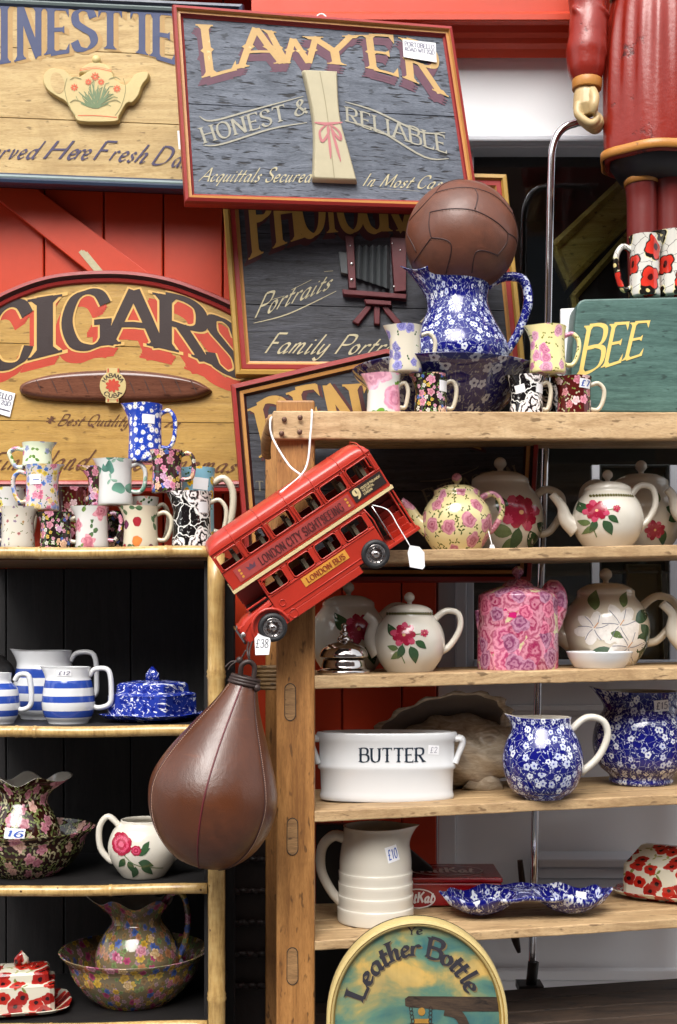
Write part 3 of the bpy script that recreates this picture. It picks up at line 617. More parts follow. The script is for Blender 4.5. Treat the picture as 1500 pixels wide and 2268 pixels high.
# ------------------------------------------------------------------ pottery
def vessel(name,label,cat,cx,Y,prof,mat,shelf=None,by=None,group=None,inner=None,lip=None,scal=None,handle=None,hr=7,hmat=None,spout=None,sr=None,lid=None,lidmat=None,sub=4,t=4,sx=1.,sy=1.,yaw=0,deco=None,stick=None,bands=None,open_=True,hflat=1.3,footmat=None,n=44,sharp=False,texts=None,closed_top=False):
    """prof: outer [(r,h)] in photo pixels from the foot up; everything is scaled to its own distance"""
    r0=max(p[0] for p in prof[:2])
    if shelf is not None and Y is None:
        q=shelf.hit(cx,by); Y=q.y+r0*K(q.y)*sy
    k=K(Y); x=(cx-CX)*k
    z=shelf.z(x,Y) if shelf is not None else ZC-(by-HY)*k
    loc=Vector((x,Y,z)); cy,syw=math.cos(math.radians(yaw)),math.sin(math.radians(yaw))
    tf=lambda a,b,c: loc+Vector(((a*cy-b*syw)*k,(a*syw+b*cy)*k,c*k))
    root=thing(name,label,cat,loc,group); H=prof[-1][1]
    out=[tuple(p) for p in (cr([Vector(p) for p in prof],sub) if not sharp else prof)]
    out=[(0,out[0][1]+.5)]+out if out[0][0]>0 else out
    full=list(out); ms=[0]*(len(out)-1)
    if open_:
        inn=[(max(r-t,.1),max(h,t*1.5)) for r,h in reversed(out[1:])]
        inn=[(inn[0][0],H)]+[q for q in inn[1:] if q[1]<H]+[(0,t*1.5)]
        full+=inn; ms+=[1]*len(inn)
    if closed_top: full+= [(0,H)]; ms+=[0]
    def defo(th,r,h,a,b,c):
        if sx!=1 or sy!=1: a*=sx; b*=sy
        if lip and H:
            ang,amp,sg=lip[:3]; ll=lip[3] if len(lip)>3 else .6
            f=max(0,(h/H-ll)/(1-ll))**1.6; d=(th-math.radians(ang)+pi)%(2*pi)-pi; g=math.exp(-(d/sg)**2)*f
            a+=math.sin(math.radians(ang))*amp*g; b+=math.cos(math.radians(ang))*amp*g; c+=g*amp*(lip[4] if len(lip)>4 else .18)
        if scal:
            f=max(0,(h/H-.72)/.28)**1.5; c+=scal[1]*math.cos(scal[0]*th+(scal[2] if len(scal)>2 else 0))*f
            a*=1+.04*f*math.cos(scal[0]*th); b*=1+.04*f*math.cos(scal[0]*th)
        return a,b,c
    mats=[mat,inner or cream]+SPR
    if bands:
        mats=mats+[stripe_blue]; bi=len(mats)-1
        for i in range(len(out)-1):
            hm=(out[i][1]+out[i+1][1])/2
            if any(a<=hm<=b for a,b in bands): ms[i]=bi
    mb=MB(); mb.lathe([(r*k,h*k) for r,h in full],lambda a,b,c:tf(a/k,b/k,c/k),n=n,defo=(lambda th,r,h,a,b,c:tuple(q*k for q in defo(th,r/k,h/k,a/k,b/k,c/k))),ms=ms)
    def radius(h):
        for i in range(len(out)-1):
            if out[i][1]<=h<=out[i+1][1] and out[i+1][1]>out[i][1]:
                f=(h-out[i][1])/(out[i+1][1]-out[i][1]); return out[i][0]+f*(out[i+1][0]-out[i][0])
        return out[-1][0]
    def surf(dx,dh,off=.6):
        r=radius(dh)+off; th=pi-math.asin(max(-.98,min(.98,dx/(r*sx)))); a,b,c=defo(th,r,dh,r*math.sin(th),r*math.cos(th),dh)
        return tf(a,b,c)
    if deco:
        for i,d in enumerate(deco): motif(mb,surf,i,*d)
    body=mb.build('body',mats,root)
    if handle:
        hp=cr([Vector((a,0,c)) for a,c in handle],5); m=MB(); m.tube([tf(*p) for p in hp],[q*k for q in (hr if hasattr(hr,'__len__') else [hr,hr])],n=10,flat=hflat,side=Vector((-syw,cy,0)))
        m.build('handle',hmat or mat,root)
    if spout:
        sp=cr([Vector((a,0,c)) for a,c in spout],5); m=MB(); m.tube([tf(*p) for p in sp],[q*k for q in sr],n=14,side=Vector((-syw,cy,0))); m.build('spout',hmat or mat,root)
    if lid:
        m=MB(); lp=cr([Vector(p) for p in lid['p']],3); m.lathe([(p[0]*k,p[1]*k) for p in lp],lambda a,b,c:tf(a/k*sx,b/k*sy,c/k),n=32); lo=m.build('lid',lidmat or mat,root)
        if 'knob' in lid:
            kh,kr=lid['knob']; m=MB(); kp=cr([Vector(p) for p in [(kr*.5,kh),(kr*.45,kh+kr*.5),(kr*.95,kh+kr*1.1),(kr*.9,kh+kr*1.8),(kr*.4,kh+kr*2.3),(0.01,kh+kr*2.35)]],3)
            m.lathe([(p[0]*k,p[1]*k) for p in kp],lambda a,b,c:tf(a/k,b/k,c/k),n=18); m.build('knob',lidmat or mat,lo)
    if stick:
        for (dx,dh,w,h,rot,s) in stick:
            m=MB(); ca,sa=math.cos(rot),math.sin(rot); N=4
            f=lambda u,v,o: surf(dx+u*ca-v*sa,dh+u*sa+v*ca,o)
            g=[[m.vert(f(w*(i/N-.5),h*(j/N-.5),1.1)) for i in range(N+1)] for j in range(N+1)]
            for j in range(N):
                for i in range(N): m.face((g[j][i],g[j][i+1],g[j+1][i+1],g[j+1][i]),0,True)
            if s: lettering(m,s[0],lambda t_,y_,k_:f(w*.8*(t_-.5),h*.6*(y_-.5),1.5+.01*k_),'hand',1,thick=.16,thin=.1)
            m.build('price_sticker',[paper,s[1] if s else ink],root)
    if texts:
        for (s,dx,dh,w,h,sty,mm) in texts:
            m=MB(); lettering(m,s,lambda t_,y_,k_:surf(dx+w*(t_-.5),dh+h*(y_-.5),.5+.01*k_),sty,0); m.build('lettering',mm,root)
    root['_k']=k
    del root['_k']
    return root,tf,surf,k
def motif(mb,surf,i,kind,x,h,s,rot=0.,extra=None):
    o=.5+.05*i
    def fan(pts,m,oo):
        c=[sum(p[0] for p in pts)/len(pts),sum(p[1] for p in pts)/len(pts)]; ci=mb.vert(surf(c[0],c[1],oo)); v=[mb.vert(surf(a,b,oo)) for a,b in pts]
        mid=[mb.vert(surf((a+c[0])/2,(b+c[1])/2,oo)) for a,b in pts]; n=len(v)
        for j in range(n):
            mb.face((mid[j],v[j],v[(j+1)%n],mid[(j+1)%n]),m,True); mb.face((ci,mid[j],mid[(j+1)%n]),m,True)
    if kind=='dahlia':
        for ring,(n,r0,w,l,m) in enumerate(((9,.62,.30,.42,2),(8,.40,.24,.34,3),(6,.2,.18,.26,2))):
            for j in range(n):
                a=rot+2*pi*j/n+ring*.4+.1*math.sin(j*2.3+x); q=1+.07*math.sin(j*3.1+x*.7); fan(blob(x+math.cos(a)*r0*s*q,h+math.sin(a)*r0*s*.9*q,l*s*q,w*s,8,a,.12,j),2+((j*2+ring+int(x))%4==0)*(ring<2),o+.03*ring+.004*j)
        fan(blob(x,h,.13*s,.12*s,8),6,o+.15)
    elif kind=='rose':
        for ring,(n,r0,rr,m) in enumerate(((7,.6,.44,2),(6,.42,.34,3),(5,.25,.28,2),(3,.1,.2,3))):
            for j in range(n):
                a=rot+2*pi*j/n+ring*.5; fan(blob(x+math.cos(a)*r0*s,h+math.sin(a)*r0*s,rr*s*.8,rr*s,9,a,.25,j+ring),m,o+.03*ring+.004*j)
    elif kind=='white':
        for j in range(6):
            a=rot+2*pi*j/6; fan(blob(x+math.cos(a)*.5*s,h+math.sin(a)*.5*s,.55*s,.32*s,10,a,.35,j+i),8,o+.01*j)
    elif kind in ('leaf','leafl'):
        n=7; L=[];Rr=[]
        for j in range(n+1):
            t=j/n; w=.26*s*math.sin(pi*t**.8)*(1+.0*t); a=(t*s,.06*s*math.sin(pi*t)); L.append((a[0],a[1]+w)); Rr.append((a[0],a[1]-w))
        ca,sa=math.cos(rot),math.sin(rot); pts=L+Rr[::-1][1:-1]; fan([(x+p[0]*ca-p[1]*sa,h+p[0]*sa+p[1]*ca) for p in pts],4 if kind=='leaf' else 5,o)
    elif kind=='stem':
        q=cr([Vector(p) for p in extra],4); m=5
        for a,b in zip(q[:-1],q[1:]):
            t=(b-a).normalized(); nn=Vector((-t.y,t.x))*s/2; mb.face([mb.vert(surf(*p,o)) for p in (a-nn,b-nn,b+nn,a+nn)],m,True)
    elif kind=='dots':
        for j in range(int(rot)):
            xx=x+(j/(rot-1)-.5)*extra; fan(blob(xx,h,s,s*1.3,6),7,o)
    elif kind=='stroke':
        q=cr([Vector(p) for p in extra],4)
        for a,b in zip(q[:-1],q[1:]):
            t=(b-a).normalized(); nn=Vector((-t.y,t.x))*s/2; mb.face([mb.vert(surf(*p,o)) for p in (a-nn,b-nn,b+nn,a+nn)],int(rot),True)
def cjug(label,cx,by,w,h,mat,side=1,Y=.12,shelf=None,group='small patterned cream jugs',hw=.36,hmat=None,lipamp=.16,stick=None,name='cream_jug',cat='jug',hh=(.18,.8),hr=5.,belly=.0,inner=None):
    r=w/2; p=[(r*.93,0),(r*.98,h*.06),(r*(.93+belly),h*.4),(r*.92,h*.75),(r*.98,h*.96),(r,h)]
    e=r+w*hw*.95
    hp=[(side*r*.86,h*hh[1]),(side*(r+(e-r)*.5),h*(hh[1]+.06)),(side*e,h*(hh[1]-.1)),(side*e*.97,h*.42),(side*(r+(e-r)*.5),h*(hh[0]+.02)),(side*r*.86,h*(hh[0]+.03))]
    return vessel(name,label,cat,cx,Y,p,mat,shelf=shelf,by=by,group=group,handle=hp,hr=hr,hmat=hmat or cream,lip=(-90*side,r*lipamp*2,.5,.62),stick=stick,t=3,hflat=1.2,n=36,inner=inner)
# ------------------------------------------------------------------ the setting: wall, fascia, shop front, pavement
WY=.62
def prect(mb,x0,y0,x1,y1,Yf,Yb,m=0):         # block whose front face covers a photo rectangle at depth Yf
    a=P(x0,y0,Yf); b=P(x1,y1,Yf); mb.box((a.x,Yf,a.z),(b.x,Yb,b.z),m)
glass_w=plain('house_window',c8(70,80,90),.08)
pav=plain('grey_paving',(.12,.12,.125),.7,var=.25,scale=4,bump=.3)
mb=MB(); mb.poly([(-60,-60,0),(60,-60,0),(60,60,0),(-60,60,0)]); g=mb.build('pavement',pav); g['kind']='structure'
op=thing('sky_block_terrace','row of plain brick houses facing the stall across the street','building',Vector((0,-9.5,0)))  # unseen houses added behind the camera to cut low sky light and darken reflections
bk=plain('dark_brick',c8(120,92,80),.8,var=.3,scale=6); mb=MB()
for i,(hh,wd) in enumerate(((7.4,6),(8.6,5),(6.8,6),(8.0,5),(7.2,6),(8.8,6))):
    x0=-17+sum((6,5,6,5,6,6)[:i]); mb.box((x0,-9.5,0),(x0+wd-.02,-15,hh)); mb.box((x0+1,-10.5,hh),(x0+1.9,-11.5,hh+1.4))
mb.build('wall',bk,op)
for i in range(17):
    for zz in (1.0,3.9): mb=MB(); x=-16+i*2; mb.box((x,-9.49,zz),(x+1.05,-9.46,zz+1.7)); mb.build('window',glass_w,op)
w=thing('board_wall','red painted wall of upright boards behind the signs','wall',P(300,2300,WY))
mb=MB(); xs=[-430,-298,-166,-34,98,230,362,494,626,758,890,968]
for a,b in zip(xs[:-1],xs[1:]): prect(mb,a+1.6,-420,b-1.6,3040,WY,WY+.02)
mb.build('boards',red_paint,w,bevel=.003)
mb=MB(); prect(mb,-430,-420,968,3040,WY+.021,WY+.04); mb.build('backing',red_dark,w)
mb=MB(); wp=vplane(0,400,WY); slab(mb,wp,[(-120,352),(-10,352),(425,680),(290,680)],.001,.024); mb.build('brace',red_paint,w,bevel=.002)
mb=MB(); wp2=vplane(0,400,WY-.0245)
for q in ([(178,556),(196,578),(216,602)],[(183,557),(200,574),(222,604)],[(190,560),(206,580),(226,604)]): brush(mb,wp2,q,9,.001,taper=False)
mb.build('paint_smear',pale,w)
f=thing('fascia_cornice','red painted cornice moulding above the shop window','cornice',P(1000,60,.45))
mb=MB()
def extr(mb,pts,x0,x1,m=0):       # (Y,py at that Y) profile pushed along x between photo columns at its front
    a=P(x0,0,.44).x; b=P(x1,0,.44).x; A=[mb.vert((a,Y,P(0,py,Y).z)) for Y,py in pts]; B=[mb.vert((b,Y,P(0,py,Y).z)) for Y,py in pts]; n=len(pts)
    for i in range(n-1): mb.face((A[i],A[i+1],B[i+1],B[i]),m)
    mb.face(A,m); mb.face(B[::-1],m)
extr(mb,[(.66,-330),(.52,-330),(.52,26),(.505,30),(.505,43),(.528,46),(.542,56),(.548,72),(.558,84),(.563,96),(.575,108),(.58,116),(.588,128),(.66,129)],552,1800)
mb.build('moulding',red_paint,f)
mb=MB(); extr(mb,[(.66,-330),(.53,-330),(.53,-40),(.66,-40)],-430,551); mb.build('plain_fascia',red_paint,f)
# shop front: transom panel, ledge, pilaster, lower panel, glazing
sf=thing('shop_front','white painted shop front with dark window panes behind the shelves','shop front',P(1200,2300,.64))
mb=MB(); prect(mb,972,122,1800,300,.62,.70); mb.build('transom_panel',white_paint,sf)
mb=MB(); prect(mb,972,298,1800,312,.585,.68); prect(mb,972,312,1800,326,.61,.68); mb.build('ledge',grey_paint,sf,bevel=.004)
mb=MB(); prect(mb,970,328,1010,1500,.63,.7); prect(mb,1010,328,1034,1500,.615,.7); prect(mb,1034,328,1050,1500,.635,.7); mb.build('pilaster',grey_paint,sf,bevel=.003)
mb=MB(); prect(mb,1050,1478,1800,1498,.58,.7); prect(mb,1050,1462,1800,1477,.63,.7); mb.build('sill',grey_paint,sf,bevel=.003)
mb=MB(); prect(mb,1010,1500,1800,1562,.64,.7); prect(mb,1010,1562,1800,1574,.628,.7); prect(mb,1010,1574,1800,1588,.655,.7); prect(mb,1010,1588,1800,2150,.648,.7); prect(mb,1010,2150,1800,2172,.62,.7); prect(mb,1010,2172,1800,3040,.64,.7); prect(mb,970,1500,1010,3040,.632,.7)
mb.build('lower_panel',white_paint,sf,bevel=.003)
mb=MB(); prect(mb,1190,1903,1420,1922,.52,.63); prect(mb,1190,1922,1420,1946,.54,.63); prect(mb,1190,1946,1420,1990,.56,.63); mb.build('metal_step',grey_paint,sf,bevel=.004)
mb=MB(); prect(mb,1050,326,1800,340,.66,.70); mb.build('gasket',black,sf)
mb=MB(); prect(mb,1312,1030,1328,1462,.665,.69); prect(mb,1485,1030,1502,1462,.665,.69); mb.build('glazing_bar',grey_paint,sf)
mb=MB(); prect(mb,1050,340,1800,1462,.675,.681); mb.build('window_pane',glass_m,sf)
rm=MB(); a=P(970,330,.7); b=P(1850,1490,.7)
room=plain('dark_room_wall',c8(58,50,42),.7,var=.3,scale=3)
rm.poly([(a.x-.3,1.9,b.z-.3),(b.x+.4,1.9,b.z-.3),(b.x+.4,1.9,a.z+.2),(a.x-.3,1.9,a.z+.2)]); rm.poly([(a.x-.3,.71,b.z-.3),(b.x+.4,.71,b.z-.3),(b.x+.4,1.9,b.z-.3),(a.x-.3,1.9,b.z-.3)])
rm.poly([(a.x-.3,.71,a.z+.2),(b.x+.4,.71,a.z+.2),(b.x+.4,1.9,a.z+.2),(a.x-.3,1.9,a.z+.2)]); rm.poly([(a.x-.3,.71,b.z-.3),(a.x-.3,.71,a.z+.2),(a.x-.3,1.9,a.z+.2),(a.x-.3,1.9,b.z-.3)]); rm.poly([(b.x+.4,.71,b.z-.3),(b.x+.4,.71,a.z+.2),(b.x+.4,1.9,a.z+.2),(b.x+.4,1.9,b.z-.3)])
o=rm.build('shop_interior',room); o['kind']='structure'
def framed(label,pts,Y,m1,m2,fw,cat='picture frame',name='leaning_frame'):
    pl=vplane(pts[0][0],pts[0][1],Y); t=thing(name,label,cat,pl.hit(*pts[-1]),'frames leaning inside the window')
    mb=MB(); slab(mb,pl,pts,-.03,-.004); mb.build('panel',m2,t); mb=MB(); moulding(mb,pl,pts,[(0,.012,0),(fw*.5,.02,0),(fw,.006,0),(fw,-.004,0)],back=-.03); mb.build('frame',m1,t)
framed('olive gilt frame leaning behind the glass beside the chrome rail',[(1215,545),(1390,380),(1440,450),(1255,640)],.735,olive_wood,olive_wood,20)
framed('dark picture with a bright gilt frame leaning behind the glass under the painted figure',[(1262,655),(1440,455),(1560,560),(1385,850),(1290,850)],.715,olive_wood,plain('dark_canvas',c8(34,30,28),.5,var=.4,scale=6),17)
framed('pale unframed canvas standing inside the window above the white flowered teapot',[(1385,1250),(1462,1250),(1470,1480),(1385,1480)],.73,plain('stone_canvas',c8(170,160,130),.7),plain('beige_canvas',c8(176,166,138),.7,var=.25,scale=8),6)
framed('grey green panel standing inside the window behind the dotted teapot',[(1325,1030),(1480,1030),(1480,1270),(1325,1270)],.74,grey_paint,plain('slate_green',c8(70,86,82),.5),6)
# chrome garment rail
r=thing('chrome_rail','bent chrome garment rail standing behind the wooden shelves','rail',P(1180,2175,.46))
pts=cr([P(1178,2182,.46),P(1192,1500,.46),P(1208,1000,.46),P(1220,420,.46)],6)+cr([P(1221,380,.46),P(1224,330,.46),P(1240,292,.46),P(1272,274,.46),P(1330,270,.46),P(1700,268,.46)],6)
mb=MB(); mb.tube(pts,8.5*K(.46),n=14); mb.build('tube',chrome,r)
mb=MB(); mb.tube([P(1182,2130,.46),P(1176,2190,.46)],12*K(.46),n=14); prect(mb,1150,2185,1205,2200,.44,.5); mb.build('foot',black,r)
mb=MB(); mb.tube(cr([P(1152,1905,.47),P(1160,2010,.47),P(1140,2060,.47),P(1150,2110,.47)],5),[6*K(.47),9*K(.47),12*K(.47),4*K(.47)],n=8); t=mb.build('black_strap',thong); tag(t,'black strap dangling beside the foot of the chrome rail','strap')
# ------------------------------------------------------------------ wooden shelf unit (right)
u=thing('pine_shelf_unit','slatted pine shelf unit with a thick orange post at its left','shelf unit',P(655,2400,.03))
def rough_board(mb,A,B,w,dn,dz,j,seed):      # sawn board with a worn, wavering edge
    r=random.Random(seed); n=90; R=[]; a=[0,0,0]; ch=0
    for i in range(n+1):
        for q in range(3): a[q]=a[q]*.72+r.uniform(-1,1)*j*.55
        if r.random()<.05: ch=j*r.uniform(.6,2.2)
        ch*=.45; p=A.lerp(B,i/n); f=w.normalized()
        R.append([mb.vert(p+dn+f*a[0]+Vector((0,0,a[1]*.6))),mb.vert(p+dz+f*(a[0]*.8+ch)-Vector((0,0,ch*.8))+Vector((0,0,a[2]*.3))),mb.vert(p+w+dz),mb.vert(p+w+dn)])
    for p,q in zip(R[:-1],R[1:]):
        for k in range(4): mb.face((p[k],q[k],q[(k+1)%4],p[(k+1)%4]))
    mb.face(R[0]); mb.face(R[-1][::-1])
def shelf_boards(sh,th,depth=.34,x0=692,x1=1660,n=4,mat=None,first=.085):
    mb=MB(); A=sh.a+(sh.b-sh.a)*((P(x0,0,sh.a.y).x-sh.a.x)/(sh.b.x-sh.a.x)); B=sh.a+(sh.b-sh.a)*((P(x1,0,sh.b.y).x-sh.a.x)/(sh.b.x-sh.a.x)); y=0
    ws=[first]+[(depth-first)/(n-1)-.008]*(n-1)
    for i,wd in enumerate(ws):
        o0=sh.back*y; o1=sh.back*(y+wd); dn=Vector((0,0,-th if i==0 else -th*.85)); dz=Vector((0,0,0 if i==0 else -.0008*i)); y+=wd+.008
        rough_board(mb,A+o0,B+o0,o1-o0,dn,dz,.0011 if i==0 else .0005,int(sh.a.z*1000)+i)
    return mb.build('shelf_board',mat or shelf_wood,u,bevel=.0025)
mb=MB(); k0=K(0)
prect(mb,612,886,697,3040,0,.065); mb.build('post',post_wood,u,bevel=.004)
mb=MB(); a=R_TOP.a; b=R_TOP.b; d=(b-a); e=a+d*1.16; f0=-R_TOP.back*.024
rough_board(mb,a+f0,e+f0,R_TOP.back*.023,Vector((0,0,-.056)),Vector((0,0,0)),.0014,5); mb.build('front_rail',beam_wood,u,bevel=.003)
shelf_boards(R_TOP,.03,x0=700,n=5); shelf_boards(R1,.024); shelf_boards(R2,.026); shelf_boards(R3,.022); shelf_boards(R4,.02)
R5=Shelf((697,2335),.005,(1500,2275),.125,.34); shelf_boards(R5,.029,mat=slat_dark)
mb=MB(); prect(mb,588,925,640,3040,.33,.37); mb.build('rear_post',post_wood,u,bevel=.003)
mb=MB(); c=P(1640,3040,.15); mb.box((c.x,.15,c.z),(c.x+.07,.21,P(0,890,.15).z)); mb.box((c.x,.49,c.z),(c.x+.05,.53,P(0,890,.15).z)); mb.build('end_post',post_wood,u,bevel=.003)
for sh in (R_TOP,R1,R2,R3,R4):
    mb=MB(); x=P(618,0,0).x; z=sh.a.z-.02; mb.beam((x+.006,.066,z),(x+.006,.33,z),.02,.05); mb.build('side_rail',post_wood,u,bevel=.003)
mb=MB(); mb.tube(cr([P(606,926,.02),P(590,975,.1),P(590,1010,.2)],5),.012,n=8,flat=.6); mb.build('corner_brace',post_pale,u)
for px,py in ((643,1555),(648,1853),(648,2140)):
    mb=MB(); pl=vplane(650,1500,-.0005); st=[(px+16*math.cos(a)*.72,py+(-26 if math.sin(a)<0 else 26)+14*math.sin(a)) for a in [2*pi*i/20 for i in range(20)]]
    slab(mb,pl,[(a,b) for a,b in st],-.002,.0012,0); ring=MB(); moulding(ring,pl,[(px+(a-px)*1.14,py+(b-py)*1.05) for a,b in st],[(0,.0006,0),(2.6,.0006,0)],back=-.001)
    pg=mb.build('plug',plug_wood,u); ring.build('plug_joint',black,pg)
for px,py in ((630,929),(665,925),(624,960),(664,957)):
    mb=MB(); mb.ball(P(px,py,R_TOP.a.y-.0235),6*k0,12,sc=(1,.35,1)); mb.build('screw',plain('rusty_screw_%d'%px,c8(96,70,58),.45,metal=.6),u)
# woven basket, dark crate behind the post
b=thing('wicker_basket','small wicker basket wedged behind the left post of the pine shelves','basket',P(600,1520,.2))
mb=MB()
for i in range(6):
    t=i/5; c=P(612,1478+i*9,.2); mb.tube([c+Vector((math.cos(a)*.045*(1-.15*t),math.sin(a)*.03,0)) for a in [2*pi*j/24 for j in range(24)]],.0045,n=6,closed=True)
mb.build('weave',wood('wicker_cane',c8(110,84,52),c8(168,134,88),'X',2),b)
mb=MB()
for i in range(7):
    for j in range(5): mb.tube(cr([P(508+j*20,1765+i*70,.5+.006*((i+j)%2)),P(520+j*20,1763+i*70,.494-.006*((i+j)%2)),P(530+j*20,1766+i*70,.5)],3),.007,n=6)
prect(mb,505,1750,605,3040,.51,.54)
tag(mb.build('dark_hamper',plain('dark_wicker',c8(36,24,20),.5,var=.5,scale=40,bump=.4)),'dark wicker hamper standing against the red wall between the two shelf units','hamper')
# ------------------------------------------------------------------ bamboo shelf unit (left)
bu=thing('bamboo_shelf_unit','bamboo framed shelf unit with black back boards','shelf unit',P(200,2500,.2))
def cane(p0,p1,rpx,Y,name='cane',nodes=(),par=None):
    a=P(*p0,Y); b=P(*p1,Y); n=24; k=K(Y); pts=[a.lerp(b,i/n) for i in range(n+1)]; rs=[]
    ex=[]
    for t in nodes: ex+= [(t-.006,1.),(t-.0025,1.13),(t,1.05),(t+.0025,1.15),(t+.007,1.02)]
    ts=sorted([(i/n,1+.015*math.sin(i*2.1)) for i in range(n+1) if all(abs(i/n-t)>.01 for t in nodes)]+ex)
    mb=MB(); mb.tube([a.lerp(b,t)+Vector((0,0,.0012*math.sin(t*9)*(1 if abs(b.x-a.x)>abs(b.z-a.z) else 0))) for t,_ in ts],[rpx*k*q for _,q in ts],n=16)
    return mb.build(name,bamboo_m,par or bu)
cane((479,1226),(481,3040),19,.05,'pole',(.147,.54))
cane((-120,1226),(468,1222),13,.05,'cane',(.355,.83)); cane((-120,1622),(460,1618),12.5,.05,'cane',(.27,.34)); cane((-120,1976),(460,1968),12,.05,'cane',(.63,)); cane((-120,2282),(460,2272),12,.05,'cane',(.4,))
cane((-120,1250),(-118,3040),19,.05,'pole',(.3,.7))
mb=MB()
xa,xb=P(-120,0,.05).x,P(470,0,.05).x
top_m=wood('stained_top_board',c8(84,58,32),c8(130,96,56),'X',1)
mb.box((xa,.055,L_TOP.a.z-.004),(xb,.52,L_TOP.a.z-.026)); mb.build('top_board',top_m,bu)
for sh in (L2,L3,L4):
    mb=MB(); A=Vector((xa,.055,sh.z(xa,.05))); B=Vector((xb,.055,sh.z(xb,.05))); dn=Vector((0,0,-.018)); up=Vector((0,0,-.0005)); bk=Vector((0,.36,0))
    mb.hexa([A+dn,B+dn,B+bk+dn,A+bk+dn,A+up,B+up,B+bk+up,A+bk+up]); mb.build('shelf_board',black,bu)
mb=MB(); zb=P(0,3040,.05).z
for p,q in ((-160,14),(14,142),(142,290),(290,520)): x0=P(p,0,.42).x; x1=P(q,0,.42).x; mb.box((x0+.0012,.42,zb),(x1-.0012,.435,L_TOP.a.z-.027))
mb.build('back_boards',back_wood,bu,bevel=.002)
mb=MB(); mb.box((P(-160,0,.42).x,.4355,zb),(P(520,0,.42).x,.44,L_TOP.a.z-.027)); mb.build('backing',black,bu)
mb=MB(); x=P(452,0,.07).x; mb.box((x,.075,zb),(x+.012,.419,L_TOP.a.z-.027)); mb.build('side_board',back_wood,bu)
# ------------------------------------------------------------------ hand painted signs
def sign(name,label,pl,outline,planks,boardmat,prof,framemats,fw,thick=.022,cat='sign'):
    t=thing(name,label,cat,pl.hit(*outline[-1]),'old painted trade signs')
    mb=MB(); inn=inset(outline,fw*.8)
    # planks: list of seam lines as ((x0,y0),(x1,y1)) from top to bottom, cutting the outline
    def clip(poly,a,b,keep):
        out=[]
        f=lambda p:((b[0]-a[0])*(p[1]-a[1])-(b[1]-a[1])*(p[0]-a[0]))*keep
        for i,p in enumerate(poly):
            q=poly[(i+1)%len(poly)]; fp,fq=f(p),f(q)
            if fp>=0: out.append(p)
            if (fp<0)!=(fq<0): s=fp/(fp-fq); out.append((p[0]+(q[0]-p[0])*s,p[1]+(q[1]-p[1])*s))
        return out
    rest=list(inn)
    for a,b in planks:
        up=clip(rest,(a[0],a[1]-.8),(b[0],b[1]-.8),-1); rest=clip(rest,(a[0],a[1]+.8),(b[0],b[1]+.8),1)
        if len(up)>2: slab(mb,pl,up,-.015,0)
    slab(mb,pl,rest,-.015,0); mb.build('board',boardmat,t,bevel=.0007)
    mb=MB(); slab(mb,pl,outline,-thick,-.0155); mb.build('backing',black,t)
    mb=MB(); moulding(mb,pl,outline,prof,back=-thick); mb.build('frame',framemats,t)
    return t
# tea sign
plT=vplane(200,200,.52)
teaS=sign('tea_sign','honey coloured tea shop sign with a carved teapot and blue lettering',plT,[(-190,-22),(541,12),(535,430),(-190,402)],[((-190,95),(540,130)),((-190,252),(540,282))],tea_wood,[(0,.004,0),(3,.012,0),(9,.014,0),(14,.008,0),(17,.009,1),(22,.006,1),(27,.001,0)],[frame_navy,frame_grey],27)
Lt=[('F',-60,-12),('I',-2,22),('N',38,94),('E',105,154),('S',160,212),('T',217,272),('T',288,342),('E',338,388),('A',392,450),('S',455,505)]
tt=[(-60,4),(60,14),(180,22),(300,26),(420,34),(505,52)]; tb=[(-60,152),(20,140),(80,126),(140,116),(210,108),(270,112),(340,126),(420,150),(505,180)]
Ls=[(c,(a+60)/565,(b+60)/565) for c,a,b in Lt]
mb=MB()
for i,(dx,dy) in enumerate(((11,5),(8,4),(5,2))): lettering(mb,'',warp(tt,tb,plT,.0002+.0002*i,dx,dy),'serif',0,letters=Ls,thick=.2)
lettering(mb,'',warp(tt,tb,plT,.0012),'serif',1,letters=Ls,thick=.2,thin=.05)
mb.cut(); lettering(mb,'',warp([(-150,318),(150,312),(300,318),(480,340)],[(-158,352),(100,352),(280,358),(470,380)],plT,.0012),'script',2,letters=[(c,(a+158)/628,(b+158)/628) for c,a,b in [('S',-60,-28),('e',-22,-8),('r',-4,10),('v',16,32),('e',36,51),('d',56,76),('H',92,138),('e',146,164),('r',162,177),('e',177,193),('F',203,232),('r',240,254),('e',260,276),('s',280,293),('h',295,318),('D',333,368),('a',378,396),('i',400,406),('l',407,414),('y',415,432)]],thick=.14,thin=.03)
mb.build('lettering',[shade_let,blue_let,navy_let],teaS)
mb=MB(); T=[]
body=cr([Vector(p) for p in [(170,178),(196,164),(212,158),(236,160),(252,166),(258,180),(276,192),(286,188),(300,170),(318,164),(332,166),(330,180),(318,196),(310,218),(296,234),(284,236),(268,262),(258,276),(182,276),(166,262),(150,234),(128,220),(108,206),(98,186),(102,166),(118,156),(142,158),(154,166)]],4,closed=True)
body=[(p.x,p.y) for p in body]
relief(mb,plT,body,.016,0,round_px=3); tp=mb.build('teapot_relief',frame_cream,teaS)
mb=MB(); slab(mb,plT,blob(131,190,15,24,18,-.25),.0145,.0166); mb.build('handle_opening',tea_wood,tp)
mb=MB(); kn=plT.hit(215,136)+plT.n*.008; mb.ball(kn,10*K(.52),14,sc=(1,.7,1)); relief(mb,plT,[(176,166),(184,152),(200,143),(215,140),(232,144),(246,153),(254,168)],.012,0,round_px=3); mb.build('lid_relief',frame_cream,tp)
mb=MB(); off=.0164; rl=random.Random(3)
for x,y in ((180,164),(250,164)): pass
